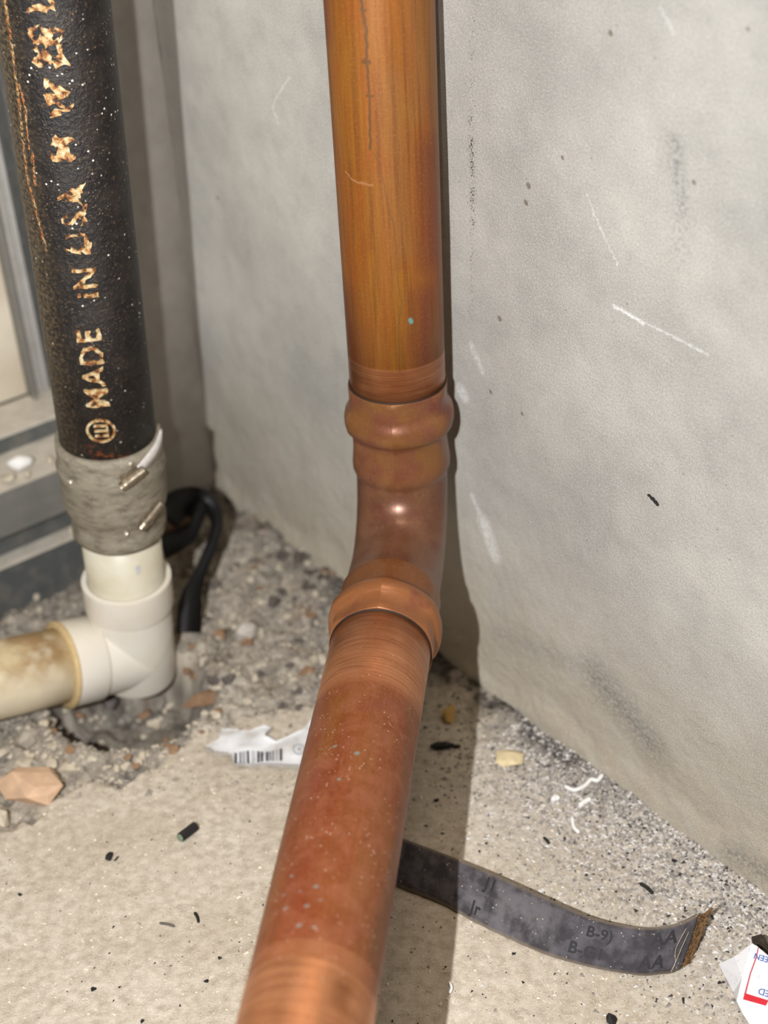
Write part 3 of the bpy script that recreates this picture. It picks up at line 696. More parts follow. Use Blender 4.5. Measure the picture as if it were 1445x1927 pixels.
# torn white flap at the top right of the sleeve
fl = []
NT = 14
for i in range(NT+1):
    f = i/NT; th = math.radians(14+62*f)*(1)
    hgt = 0.005*math.sin(math.pi*min(1, f*0.9+0.1))+0.012*f**2
    for (rr, v) in ((.0322, -0.0025), (.0335, hgt), (.0318, hgt+0.0003), (.0300, -0.0025)):
        fl.append((th, rr, v+0.0015+0.004*f))
Vp = []; Fp = []
for th, rr, v in fl: Vp.append(B1+AXU*v+(_e1*math.cos(th)+_e2*math.sin(th)*1)*rr)
for i in range(NT):
    for j in range(4): Fp.append((i*4+j, (i+1)*4+j, (i+1)*4+(j+1) % 4, i*4+(j+1) % 4))
Fp += [(0, 1, 2, 3), tuple(NT*4+j for j in (3, 2, 1, 0))]
o = mesh_obj('torn_flap', Vp, Fp, plain('pale_torn_tape', srgb(196, 190, 184), 0.7, 0, 0.15, 300, 0.3), coup); o['label'] = 'pale torn tape edge curling up at the rim'
# plastic
m = Mat('white_plastic'); o_ = m.obj(); n = m.noise(o_, 30, 4)
M_PVC = m.done(m.mix(m.mr(n, 0.4, 0.7, 0, 0.5), srgb(226, 220, 208), srgb(214, 202, 178)), 0.4, 0, 0.45)
m = Mat('cream_plastic'); o_ = m.obj(); n = m.noise(o_, 40, 4)
M_PVC2 = m.done(m.mix(m.mr(n, 0.4, 0.65), srgb(216, 210, 190), srgb(206, 196, 170)), 0.4, 0, 0.45)
m = Mat('stained_cream_plastic'); o_ = m.obj(); n = m.noise(o_, 45, 4); nz = m.sep(o_)[2]
col = m.mix(m.mr(n, 0.40, 0.62), srgb(196, 176, 136), srgb(158, 130, 92))
col = m.mix(m.mr(m.noise(o_, 70, 3), 0.55, 0.7, 0, 0.5), col, srgb(150, 124, 92))
su = m.sep(m.uv()); stn_ = m.mt('MULTIPLY', m.mr(m.mt('ABSOLUTE', su[0]), 0.020, 0.040, 1, 0), m.mr(su[1], 0.03, 0.13, 1, 0.35))
stn_ = m.mt('MULTIPLY', stn_, m.mr(m.noise(o_, 60, 3), 0.3, 0.5))
M_PVC3 = m.done(m.mix(stn_, m.mix(0.75, col, srgb(216, 206, 182)), col), 0.5, 0, 0.35)
V, F, UV = tube([Q(t) for t in (0.050, 0.10, 0.135)], [0.0250]*3, 72, _e1)
pv = mesh_obj('plastic_pipe', V, F, M_PVC2, drain, uv=UV); pv['label'] = 'short upright white plastic pipe with blue print'
# blue print
def stack_text(body, px, size, r):
    u0, v0 = on_cyl(px[0], px[1], B1, AXU, r, _e1, _e2); V, F = text_vf(body, size, 0, 0.002)
    out = []
    for x, y, z in V:
        th = u0/r+(x*0+y)/r*1.0; out.append(B1+AXU*(v0-x)+(_e1*math.cos(th)+_e2*math.sin(th))*(r+0.0001))
    return out, F
V, F = merge(stack_text('I/u', (247, 1030), 0.0045, 0.0250), stack_text('003', (255, 1066), 0.0045, 0.0250))
o = mesh_obj('printed_marking', V, F, plain('faded_blue_ink', srgb(150, 166, 206), 0.6), pv, smooth=False); o['label'] = 'faded blue print'
# elbow with a mitred corner
EC = Q(0.160); HDv = PVC_END-EC; HL = np.linalg.norm(HDv); HDv /= HL
RE = 0.0268
bis = HDv-(-BU)*0; nrm_m = (BU-HDv); nrm_m /= np.linalg.norm(nrm_m)   # mitre plane normal (through EC)
V = []; F = []; n = 72; prof_v = [(0.098, .0255), (0.0982, .0290), (0.1195, .0290), (0.1205, .0287), (0.1215, .0268)]
f1 = _e1; f2 = np.cross(BU, _e1)
rows = []
for t, r in prof_v: rows.append([Q(t)+(f1*math.cos(a)+f2*math.sin(a))*r for a in [2*math.pi*k/n for k in range(n)]])
mit = []
for k in range(n):
    a = 2*math.pi*k/n; base = Q(0.1215)+(f1*math.cos(a)+f2*math.sin(a))*RE
    # travel along BU until the mitre plane
    tt = -((base-EC)@nrm_m)/(BU@nrm_m); mit.append(base+BU*tt)
rows.append(mit)
hp = [(0.030, RE), (0.0312, .0284), (0.0325, .0290), (0.052, .0290), (0.0530, .0290), (0.0532, .0255)]
def proj_h(p, t, r):
    q = (p-EC)-HDv*((p-EC)@HDv); q = q/np.linalg.norm(q)*r; return EC+HDv*t+q
for t, r in hp: rows.append([proj_h(p, t, r) for p in mit])
for rr in rows: V += rr
for i in range(len(rows)-1):
    for k in range(n): F.append((i*n+k, i*n+(k+1) % n, (i+1)*n+(k+1) % n, (i+1)*n+k))
for t, r in ((0.1215, .0262), (0.150, .0262), (0.1800, .0262), (0.1835, .0250), (0.1850, .0215)):
    b_ = len(V); V += [Q(t)+(f1*math.cos(2*math.pi*k/n)+f2*math.sin(2*math.pi*k/n))*r for k in range(n)]
    if t > 0.13: F += [(b_-n+k, b_-n+(k+1) % n, b_+(k+1) % n, b_+k) for k in range(n)]
F.append(tuple(range(len(V)-1, len(V)-n-1, -1)))
el = mesh_obj('plastic_elbow', V, F, M_PVC, drain, smooth=True); el['label'] = 'white plastic mitred elbow, rim upwards'
for p in el.data.polygons: p.use_smooth = True
me = el.data; bm = bmesh.new(); bm.from_mesh(me)
for e in bm.edges:
    if len(e.link_faces) == 2 and e.calc_face_angle() > math.radians(28): e.smooth = False
bm.to_mesh(me); bm.free()
# glue ring and level pipe
refp = np.array([0, 0, 1.0])
V, F, UV = tube([EC+HDv*t for t in (0.0515, 0.0522, 0.0545, 0.0552)], [.0288, .0294, .0294, .0258], 64, refp)
o = mesh_obj('glue_ring', V, F, plain('tan_glue', srgb(198, 172, 126), 0.5, 0, 0.1), el); o['label'] = 'tan ring of dried glue at the elbow mouth'
V, F, UV = tube([EC+HDv*t for t in (0.045, 0.08, 0.15, 0.60)], [0.0252]*4, 72, refp)
pv2 = mesh_obj('plastic_pipe', V, F, M_PVC3, drain, uv=UV); pv2['label'] = 'level cream plastic pipe stained brown on top'

# ================================================================== black strap loop behind the elbow
def ribbon(cen, wid, thick):
    """cen points, wid vectors (half width), closed thickness"""
    cen = [np.asarray(c, float) for c in cen]; fr = frames(cen, np.array([0, 0, 1.0])); V = []; F = []
    for i, c in enumerate(cen):
        t = fr[i][0]; w = np.asarray(wid[i], float); nn = np.cross(t, w); nn /= np.linalg.norm(nn)
        V += [c+w+nn*thick, c-w+nn*thick, c-w-nn*thick, c+w-nn*thick]
    for i in range(len(cen)-1):
        for j in range(4): F.append((i*4+j, (i+1)*4+j, (i+1)*4+(j+1) % 4, i*4+(j+1) % 4))
    m_ = len(cen)-1; F += [(0, 1, 2, 3), (m_*4+3, m_*4+2, m_*4+1, m_*4)]
    return V, F
def smooth_pts(P, k=6):
    P = [np.asarray(p, float) for p in P]; out = []
    for i in range(len(P)-1):
        p0 = P[max(i-1, 0)]; p1 = P[i]; p2 = P[i+1]; p3 = P[min(i+2, len(P)-1)]
        for j in range(k):
            t = j/k; out.append(0.5*((2*p1)+(-p0+p2)*t+(2*p0-5*p1+4*p2-p3)*t*t+(-p0+3*p1-3*p2+p3)*t**3))
    out.append(P[-1]); return out
def pxpts(L, d): return [at_depth(x, y, dd) for (x, y), dd in zip(L, d)]
outer = smooth_pts(pxpts([(312, 975), (335, 948), (372, 940), (398, 955), (408, 985), (398, 1025), (378, 1075), (362, 1115), (357, 1150), (354, 1190)], [1.0, 1.01, 1.03, 1.03, 1.02, 1.01, 1.0, 0.99, 0.985, 0.98]))
toc = ray(380, 1000)/np.linalg.norm(ray(380, 1000)); rgt = np.cross(toc, np.array([0, 0, 1.0])); rgt /= np.linalg.norm(rgt)
NWd = len(outer); wid = []
fr_ = frames(outer, np.array([0, 0, 1.0]))
for i in range(NWd):
    f = i/(NWd-1); sd = np.cross(toc, fr_[i][0]); sd /= np.linalg.norm(sd)
    hw = np.interp(f, [0, .2, .35, .5, .7, .85, 1], [.0110, .0095, .0055, .0036, .0046, .0085, .0080]); wid.append(sd*hw+toc*0.003*math.sin(f*5))
M_STRAP = plain('black_rubber', srgb(18, 17, 18), 0.5, 0, 0.2, 200, 0, 0.3)
sl = empty('rubber_strap', SNZ(-0.22, -0.05, 0.0)); tag(sl, 'black rubber strap looping behind the white plastic elbow', 'strap')
V, F = ribbon(outer, wid, 0.0008); mesh_obj('band', V, F, M_STRAP, sl)
inner = smooth_pts(pxpts([(378, 944), (368, 975), (356, 1002), (335, 1018), (305, 1032)], [1.03, 1.02, 1.01, 1.0, 0.99]))
fr_ = frames(inner, np.array([0, 0, 1.0])); wid = []
for i in range(len(inner)):
    sd = np.cross(toc, fr_[i][0]); sd /= np.linalg.norm(sd); wid.append(sd*np.interp(i/(len(inner)-1), [0, .4, 1], [.0065, .0060, .0080]))
V, F = ribbon(inner, wid, 0.0008); mesh_obj('loop', V, F, M_STRAP, sl)
rod0 = at_depth(300, 998, 1.0); rod1 = at_depth(350, 982, 1.02)
rod = empty('brown_rod', rod0); tag(rod, 'short brown rod with a pale round tip beside the black strap loop', 'rod')
V, F, _ = tube([rod0, rod1], [.0055, .0055], 24); mesh_obj('shaft', V, F, plain('brown_rod_paint', srgb(86, 66, 48), 0.6), rod)
V, F = rock_vf(rod1, (.0050, .0050, .0050), 5, 40); mesh_obj('tip', V, F, plain('pale_rod_tip', srgb(150, 142, 132), 0.4, 0.3), rod)

# ================================================================== debris
HF = lambda x, y: float(height(x, y))
def gp(x, y, dz=0.0):
    """ground point seen at a pixel"""
    z = 0.0
    for _ in range(8):
        p = on_floor(x, y, z); z = 0.5*z+0.5*HF(p[0], p[1])
    p = on_floor(x, y, z); return np.array([p[0], p[1], z+dz])
M_BLK = plain('black_rubber_crumb', srgb(28, 26, 26), 0.6, 0, 0.3)
M_WHT = plain('white_shaving', srgb(236, 234, 230), 0.6, 0, 0.05)
M_ST = [plain('rubble_grey', srgb(150, 142, 130), 0.9, 0, 0.25, 150, 0.6), plain('rubble_pale', srgb(196, 184, 164), 0.9, 0, 0.2, 150, 0.6), plain('rubble_dark', srgb(96, 88, 82), 0.9, 0, 0.3, 150, 0.6), plain('rubble_brown', srgb(142, 112, 86), 0.9, 0, 0.25, 150, 0.6), plain('rubble_pink', srgb(206, 172, 142), 0.9, 0, 0.15, 90, 0.6)]
def thing_rock(name, px, size, mat, label, cat, group=None, seed=0, n=16, rot=None, sink=0.35):
    p = gp(*px); V, F = rock_vf(p+np.array([0, 0, size[2]*(1-sink)]), size, seed, n, rot=rot)
    o = mesh_obj(name, V, F, mat, smooth=False); tag(o, label, cat, group); return o
# black bits
p = gp(355, 1572, 0.0030); d1 = gp(372, 1560)-gp(338, 1586); d1[2] = 0.0; d1 /= np.linalg.norm(d1); d2 = np.cross([0, 0, 1.0], d1)
fs = empty('fuse_stub', p); tag(fs, 'small black cut tube stub lying on the pale floor left of the copper pipe', 'tube stub')
V, F, _ = tube([p-d1*0.0058, p+d1*0.0058], [.0029, .0029], 10, np.array([0, 0, 1.0])); mesh_obj('sleeve', V, F, M_BLK, fs, smooth=False)
V, F, _ = tube([p-d1*0.0068, p-d1*0.0057], [.0024, .0024], 10, np.array([0, 0, 1.0])); mesh_obj('end_face', V, F, plain('green_grey_end', srgb(132, 146, 120), 0.6), fs, smooth=False)
p = gp(206, 1614); V, F = merge(rock_vf(p+[0, 0, .0012], (.0036, .0028, .0016), 3, 22), rock_vf(gp(220, 1618)+[0, 0, .001], (.0028, .0009, .0008), 4, 12, rot=0.9))
tag(mesh_obj('rubber_crumb', V, F, M_BLK, smooth=False), 'curled black rubber crumb near the lower left on the floor', 'crumb')
V, F = merge(rock_vf(gp(832, 1408)+[0, 0, .002], (.0090, .0030, .0028), 13, 26, rot=0.05), rock_vf(gp(858, 1408)+[0, 0, .0015], (.0045, .0014, .0015), 14, 14, rot=0.1))
tag(mesh_obj('rubber_chunk', V, F, M_BLK, smooth=False), 'black chunk in the shade right of the copper pipe', 'chunk')
def sliver(px0, px1, w, label, mat=M_BLK, name='black_sliver', h=0.0009, cat='sliver', group=None):
    a = gp(*px0, 0.0006); b = gp(*px1, 0.0006); mid = (a+b)/2+np.array([w*0.4, w*0.2, 0.0002])
    P = smooth_pts([a, mid, b], 4); V, F, _ = tube(P, [w*0.25]+[w*0.8]*(len(P)-2)+[w*0.2], 6, np.array([0, 0, 1.0]))
    o = mesh_obj(name, V, F, mat, smooth=False); tag(o, label, cat, group); return o
sliver((1203, 1663), (1229, 1684), 0.0013, 'black pointed sliver on the dusty floor above the end of the grey strap')
sliver((366, 1718), (374, 1738), 0.0011, 'thin dark sliver on the pale floor, first left of the lower copper pipe')
sliver((1022, 1577), (1033, 1590), 0.0010, 'short black sliver on the floor above the middle of the grey strap')
sliver((300, 1738), (330, 1745), 0.0009, 'greyish sliver on the pale floor beside the thin dark sliver', plain('grey_sliver', srgb(96, 90, 82), 0.7))
for k, (px, sz, lb) in enumerate((((176, 1864), .0022, 'black grain at the bottom left of the floor'), ((822, 1508), .0021, 'round black grain in the pipe shadow above the grey strap'), ((1285, 1885), .0020, 'black grain on the floor below the end of the grey strap'),
        ((388, 1848), .0016, 'small black grain beside the bottom of the copper pipe'), ((268, 1924), .0018, 'black grain at the very bottom edge left of the copper pipe'), ((966, 1796), .0014, 'small black grain just below the grey strap'), ((38, 1684), .0016, 'small black grain near the left edge of the floor'),
        ((1150, 1922), .0040, 'dark lump at the bottom edge right of the copper pipe'), ((1270, 1620), .0024, 'black grain in the pale dust by the wall'), ((1353, 1850), .0012, 'tiny black grain left of the paper packet'), ((414, 1804), .0014, 'tiny black grain close to the copper pipe'))):
    o = thing_rock('black_grain', px, (sz, sz*0.8, sz*0.6), M_BLK, lb, 'grain', seed=40+k, n=12)
# white shavings
def curl(pxs, w, label):
    P = smooth_pts([gp(x, y, 0.0014) for x, y in pxs], 5); V, F, _ = tube(P, [w*0.5]+[w]*(len(P)-2)+[w*0.4], 8, np.array([0, 0, 1.0]))
    tag(mesh_obj('white_shaving', V, F, M_WHT), label, 'shaving')
curl([(1062, 1482), (1080, 1490), (1100, 1482), (1112, 1470), (1124, 1472), (1134, 1460)], 0.0013, 'white curled plastic shaving by the foot of the concrete wall')
curl([(1076, 1540), (1080, 1560), (1090, 1570)], 0.0012, 'short white curled shaving below the long one near the wall')
curl([(1090, 1520), (1100, 1512), (1112, 1506)], 0.0016, 'thick white shaving between the two curled ones near the wall')
curl([(845, 1850), (850, 1862), (846, 1872)], 0.0007, 'thin pale shaving in the pipe shadow near the bottom')
curl([(1040, 1510), (1045, 1503), (1052, 1508)], 0.0018, 'small white hooked shaving left of the long curled shaving')
# named stones
thing_rock('broken_stone', (62, 1490), (.0240, .0150, .0100), M_ST[4], 'large pinkish broken stone at the left edge', 'stone', seed=101, n=24, rot=-0.25, sink=0.55)
thing_rock('broken_stone', (3, 1548), (.0070, .0080, .0060), M_ST[1], 'pale rounded stone cut by the left edge below the pinkish one', 'stone', seed=102, n=24)
thing_rock('broken_stone', (845, 1352), (.0060, .0080, .0070), plain('rubble_ochre', srgb(196, 160, 96), 0.9, 0, 0.15, 150, 0.5), 'ochre stone in the shade right of the copper pipe', 'stone', seed=103, n=18)
thing_rock('broken_stone', (958, 1432), (.0110, .0080, .0040), plain('rubble_cream', srgb(216, 198, 158), 0.9, 0, 0.15, 150, 0.5), 'flat cream stone at the foot of the wall right of the pipe shadow', 'stone', seed=104, n=22)
thing_rock('broken_stone', (395, 1320), (.0200, .0065, .0050), M_ST[3], 'long brown stone right of the pit below the plastic elbow', 'stone', seed=105, n=22, rot=0.35)
thing_rock('broken_stone', (205, 1325), (.0120, .0090, .0060), plain('rubble_slate', srgb(104, 96, 92), 0.8, 0, 0.2, 150, 0.5), 'dark grey stone lying in the pit under the plastic elbow', 'stone', seed=106, n=22)
thing_rock('broken_stone', (300, 1325), (.0100, .0050, .0045), M_ST[0], 'grey stone on the right rim of the pit', 'stone', seed=107, n=22)
thing_rock('broken_stone', (465, 1200), (.0100, .0080, .0080), plain('rubble_light', srgb(188, 180, 170), 0.9, 0, 0.15, 150, 0.5), 'light lump in the rubble between the plastic elbow and the copper pipe', 'stone', seed=108, n=30)
thing_rock('broken_stone', (375, 1150), (.0050, .0170, .0070), M_ST[1], 'upright pale stone right of the black strap', 'stone', seed=109, n=24, rot=0.1)
# rubble: individual stones in the broken area
rnd = random.Random(11); stones = 0
tries = 0
while stones < 190 and tries < 4000:
    tries += 1
    x = rnd.uniform(0, 640); y = rnd.uniform(1040, 1480)
    yr = np.interp(x, [0, 60, 130, 230, 345, 450, 640], [1560, 1545, 1475, 1470, 1410, 1350, 1340])
    if y > yr-8: continue
    if x < 345 and y < 1330: continue
    p = gp(x, y)
    if float(wall_dist(p[0], p[1])) < 0.004 or float(wall_s(p[0], p[1])) < -0.24: continue
    s = rnd.choice((.0022, .0026, .003, .0034, .0042, .0055)); ma = rnd.choice((0, 0, 0, 1, 1, 2, 2, 3) if y < 1340 else (0, 1, 1, 1, 3))
    V, F = rock_vf(p+[0, 0, s*0.35], (s*rnd.uniform(.8, 1.5), s, s*rnd.uniform(.5, .8)), 500+stones, 15)
    o = mesh_obj('rubble_stone', V, F, M_ST[ma], smooth=False)
    nm = ('grey', 'pale', 'dark', 'brown')[ma]
    tag(o, 'loose %s rubble stone in the broken floor between drain pipe and copper pipe' % nm, 'stone', '%s rubble stones in the broken floor' % nm); stones += 1
# white bits on the ledges
for k, (x, y, d, sz, lb) in enumerate(((40, 882, .985, (.0105, .0060, .0055), 'large white plaster lump on the steel ledge at the left edge'), (18, 905, .98, (.0060, .0050, .0030), 'small plaster lump in front of the large one on the steel ledge'),
        (95, 872, 1.0, (.0050, .0035, .0030), 'plaster lump on the ledge next to the black pipe'), (52, 898, .985, (.0030, .003, .0028), 'pea-sized plaster bit below the large lump on the ledge'))):
    v = ray(x, y); zt = 0.0924; p = CAMP+v*((zt-CAMZ)/v[2])
    V, F = rock_vf(p+np.array([0, 0, sz[2]*0.9]), sz, 200+k, 26); tag(mesh_obj('plaster_lump', V, F, M_WHT if k == 0 else M_ST[1], smooth=True), lb, 'plaster lump')
for k, (x, y, s_, lb) in enumerate(((136, 1000, .0036, 'round pale blob on the track lip beside the coupling'), (113, 1017, .0024, 'smaller pale blob on the track lip'))):
    v = ray(x, y); zt = 0.0368; p = CAMP+v*((zt-CAMZ)/v[2]); V, F = rock_vf(p+np.array([0, 0, s_*0.5]), (s_, s_, s_*0.8), 230+k, 30); tag(mesh_obj('plaster_blob', V, F, M_ST[1], smooth=True), lb, 'plaster blob')
for k, (x, y, lb) in enumerate(((70, 1128, 'upper of two pale pebbles at the foot of the steel track'), (75, 1152, 'lower of two pale pebbles at the foot of the steel track'))):
    thing_rock('pale_pebble', (x, y), (.0032, .0030, .0028), M_ST[1], lb, 'pebble', seed=240+k, n=26, sink=0.1)
# chip stuck on the wall
s_, z_ = on_wall(1222, 928); s2, z2 = on_wall(1242, 950)
a = SNZ(s_, -0.0015, z_); b = SNZ(s2, -0.0015, z2); V, F, _ = tube(smooth_pts([a, (a+b)/2+WD*0.0008, b], 4), [.0002, .0008, .0005, .0010, .0006, .0010, .0007, .0008, .0002], 5)
tag(mesh_obj('black_chip', V, F, M_BLK, smooth=False), 'black jagged chip stuck on the concrete wall', 'chip')
# loose granules: uncountable, one object per colour
def granules(name, n, mat, seed, smin, smax, label, where):
    r = np.random.RandomState(seed); V = []; F = []
    base = np.array([(1, 0, 0), (-.5, .87, 0), (-.5, -.87, 0), (0, 0, .9), (0, 0, -.9)]); bf = [(0, 1, 3), (1, 2, 3), (2, 0, 3), (1, 0, 4), (2, 1, 4), (0, 2, 4)]
    P = []
    while len(P) < n:
        xy = where(r)
        if xy is not None: P.append(xy)
    P = np.array(P); Z = height(P[:, 0], P[:, 1]); S = smin+(smax-smin)*r.rand(n)**3
    for i in range(n):
        a = r.rand()*6.28; ca, sa = math.cos(a), math.sin(a); st = np.array([r.uniform(.7, 1.8), r.uniform(.6, 1.1), r.uniform(.5, .9)])*S[i]
        q = base*st; q = np.stack([q[:, 0]*ca-q[:, 1]*sa, q[:, 0]*sa+q[:, 1]*ca, q[:, 2]], 1)+(P[i][0], P[i][1], Z[i]+S[i]*0.25)
        V.append(q); F += [tuple(5*i+k for k in f) for f in bf]
    o = mesh_obj(name, np.vstack(V), F, mat, smooth=False); tag(o, label, 'debris', kind='stuff')
def near_wall(fall, s0, s1):
    def f(r):
        s = r.uniform(s0, s1); d = r.exponential(fall)+0.0015
        if d > 0.25: return None
        p = A0+WD*s-WN*d; return (p[0], p[1])
    return f
def anywhere(r):
    x = r.uniform(-60, 1500); y = r.uniform(1380, 1990); p = on_floor(x, y)
    return None if wall_dist(p[0], p[1]) < 0.004 else (p[0], p[1])
def rubble_zone(r):
    x = r.uniform(0, 680); y = r.uniform(1010, 1500); p = on_floor(x, y)
    if wall_dist(p[0], p[1]) < 0.003 or wall_s(p[0], p[1]) < -0.24 or np.hypot((p[0]-PIT[0])/1.15, p[1]-PIT[1]) < 0.05: return None
    yr = np.interp(x, [0, 60, 130, 230, 345, 450, 640], [1560, 1545, 1475, 1470, 1410, 1350, 1340])
    if y > yr and r.rand() > 0.12: return None
    return (p[0], p[1])
granules('white_granules', 5200, plain('white_dust_grain', srgb(214, 209, 204), 0.8, 0, 0.1), 1, .00035, .0017, 'white crumbs and dust banked along the foot of the concrete wall', near_wall(0.035, 0.085, 0.5))
granules('grey_granules', 6500, plain('grey_dust_grain', srgb(138, 132, 127), 0.8, 0, 0.2), 2, .0004, .0016, 'grey grit banked along the foot of the concrete wall', near_wall(0.032, 0.07, 0.5))
granules('dark_granules', 3400, plain('dark_grain', srgb(58, 54, 52), 0.8, 0, 0.2), 3, .0003, .0014, 'dark grit scattered along the foot of the concrete wall', near_wall(0.030, -0.04, 0.5))
granules('floor_specks', 700, M_BLK, 4, .0002, .0009, 'black specks scattered over the open floor', anywhere)
granules('floor_crumbs', 1500, plain('pale_crumb', srgb(228, 216, 196), 0.9, 0, 0.1), 5, .0003, .0014, 'pale crumbs scattered over the open floor', anywhere)
granules('rubble_grit', 5000, M_ST[0], 6, .0006, .0026, 'grey grit filling the broken floor around the pit', rubble_zone)
granules('pale_rubble_grit', 2200, M_ST[1], 7, .0005, .0024, 'pale grit filling the broken floor around the pit', rubble_zone)

# ================================================================== grey rubber strap on the floor
bot = [(660, 1628), (745, 1665), (830, 1700), (900, 1738), (1000, 1785), (1080, 1812), (1150, 1828), (1205, 1836), (1240, 1834), (1264, 1831), (1280, 1824)]
top = [(690, 1552), (765, 1580), (850, 1612), (930, 1645), (1030, 1690), (1105, 1723), (1170, 1740), (1222, 1745), (1262, 1741), (1290, 1733), (1314, 1721)]
zt = [.012]*3+[.013, .014, .015, .016, .017, .018, .018, .018]
bp = smooth_pts([on_floor(x, y, 0.0015) for x, y in bot], 8); tp = smooth_pts([on_floor(x, y, z) for (x, y), z in zip(top, zt)], 8)
bl = [0]
for i in range(1, len(bp)): bl.append(bl[-1]+np.linalg.norm(bp[i]+tp[i]-bp[i-1]-tp[i-1])/2)
BL = np.array(bl); BPa = np.array(bp); TPa = np.array(tp)
def strap_pt(uu, vv, h=0.0):
    """uu metres along, vv 0 bottom..1 top"""
    b = np.array([np.interp(uu, BL, BPa[:, k]) for k in range(3)]); t = np.array([np.interp(uu, BL, TPa[:, k]) for k in range(3)])
    b2 = np.array([np.interp(uu+0.002, BL, BPa[:, k]) for k in range(3)]) if uu < BL[-1]-0.002 else b+(b-np.array([np.interp(uu-0.002, BL, BPa[:, k]) for k in range(3)]))
    nn = np.cross(b2-b, t-b); nn /= np.linalg.norm(nn)
    if nn @ (CAMP-b) < 0: nn = -nn
    return b+(t-b)*vv+nn*(h+0.0008*math.sin(vv*math.pi))
V = []; F = []; UV = []; NA = 120; NB = 8
for i in range(NA+1):
    uu = BL[-1]*i/NA
    for j in range(NB+1):
        V.append(strap_pt(uu, j/NB)); UV.append((uu, j/NB*0.024))
nb = NB+1; off = len(V)
for i in range(NA+1):
    uu = BL[-1]*i/NA
    for j in range(NB+1): V.append(strap_pt(uu, j/NB, -0.0022)); UV.append((uu, j/NB*0.024))
for i in range(NA):
    for j in range(NB):
        a_ = i*nb+j; F.append((a_, a_+nb, a_+nb+1, a_+1)); F.append((a_+off, a_+off+1, a_+off+nb+1, a_+off+nb))
    F.append((i*nb, i*nb+off, (i+1)*nb+off, (i+1)*nb)); F.append((i*nb+NB, (i+1)*nb+NB, (i+1)*nb+NB+off, i*nb+NB+off))
for j in range(NB):
    F.append((j, j+1, j+1+off, j+off)); e_ = NA*nb+j; F.append((e_, e_+off, e_+1+off, e_+1))
m = Mat('dusty_grey_rubber'); u = m.uv(); n = m.noise(u, 90, 4, 0.6); n2 = m.noise(u, 700, 3)
col = m.mix(m.mr(n, 0.42, 0.62), srgb(56, 52, 56), srgb(88, 84, 89))
mid = m.mt('MULTIPLY', m.seg(u, (BL[-1]*0.42, 0.012), (BL[-1]*0.55, 0.010), 0.0, 0.024), m.mr(n, 0.36, 0.55))
col = m.mix(m.mt('MULTIPLY', mid, 0.45), col, srgb(122, 117, 119))
col = m.mix(m.mr(m.sep(u)[1], 0.0, 0.0016, 0.6, 0), col, srgb(150, 134, 112)); col = m.mix(m.mr(m.sep(u)[1], 0.0222, 0.024, 0, 0.6), col, srgb(150, 134, 112))
sp_ = m.mt('MULTIPLY', m.mr(m.vor(u, 380), 0.08, 0.13, 1, 0), m.mr(m.noise(u, 60, 2), 0.46, 0.56)); col = m.mix(sp_, col, srgb(206, 196, 180))
m.bump(n2, 0.4, 0.0008); M_BELT = m.done(col, 0.75, 0, 0.3)
belt = empty('rubber_belt', (on_floor(1000, 1740))); tag(belt, 'grey lettered rubber belt strip curling up on the floor right of the copper pipe', 'belt')
mesh_obj('strip', V, F, M_BELT, belt, uv=UV)
def find_u(px):
    best = None
    for i in range(200):
        uu = BL[-1]*i/199; q = R.T @ (strap_pt(uu, .5)-CAMP); x = PPX+F_PX*q[0]/-q[2]
        if best is None or abs(x-px) < best[0]: best = (abs(x-px), uu)
    return best[1]
acc = []
def btext(body, px, vv, size):
    u0 = find_u(px); V, F = text_vf(body, size, 0, 0.003, 1.05, 0.00022)
    acc.append(([strap_pt(u0+x, vv+y/0.0255, 0.00018) for x, y, z in V], F))
btext('J1', 905, 0.66, 0.0088); btext('Jr', 895, 0.12, 0.0088); btext('B-9)', 1098, 0.60, 0.0080); btext('B-G1', 1075, 0.18, 0.0086); btext('AA', 1222, 0.62, 0.0098); btext('AA', 1205, 0.14, 0.0098)
V, F = merge(*acc); o = mesh_obj('printed_lettering', V, F, plain('dark_belt_ink', srgb(36, 34, 37), 0.7), belt, smooth=False); o['kind'] = 'stuff'; o['label'] = 'dark letters pressed into the belt, AA near the end'
# rough cut end, seen brown
eb = strap_pt(BL[-1], 0.02, -0.0004); et = strap_pt(BL[-1], 0.99, -0.0004); ob = on_floor(1300, 1812, 0.0015); ot = on_floor(1341, 1704, 0.0165)
V = []; F = []; NE, NW = 22, 5
for i in range(NE+1):
    f = i/NE; a_ = eb+(et-eb)*f; b_ = ob+(ot-ob)*f
    for j in range(NW+1):
        g = j/NW; q = a_+(b_-a_)*g*(1 if j < NW else 0.85+0.3*random.Random(i).random()); nz_ = (random.Random(i*9+j).random()-0.5)*0.0012*(0 < j); V.append(q+np.array([nz_, nz_*.5, nz_-0.0012*math.sin(g*3.14)]))
mm = NW+1; no = len(V); V += [v+np.array([.0006, .0012, -.0012]) for v in V[:no]]
for i in range(NE):
    for j in range(NW):
        a_ = i*mm+j; F += [(a_, a_+1, a_+mm+1, a_+mm), (a_+no, a_+mm+no, a_+mm+1+no, a_+1+no)]
    F += [(i*mm+NW, i*mm+NW+no, (i+1)*mm+NW+no, (i+1)*mm+NW), (i*mm, (i+1)*mm, (i+1)*mm+no, i*mm+no)]
o = mesh_obj('cut_end', V, F, plain('brown_frayed_cord', srgb(112, 84, 54), 0.95, 0, 0.5, 500, 1.0), belt, smooth=False); o['label'] = 'brown frayed cut end'
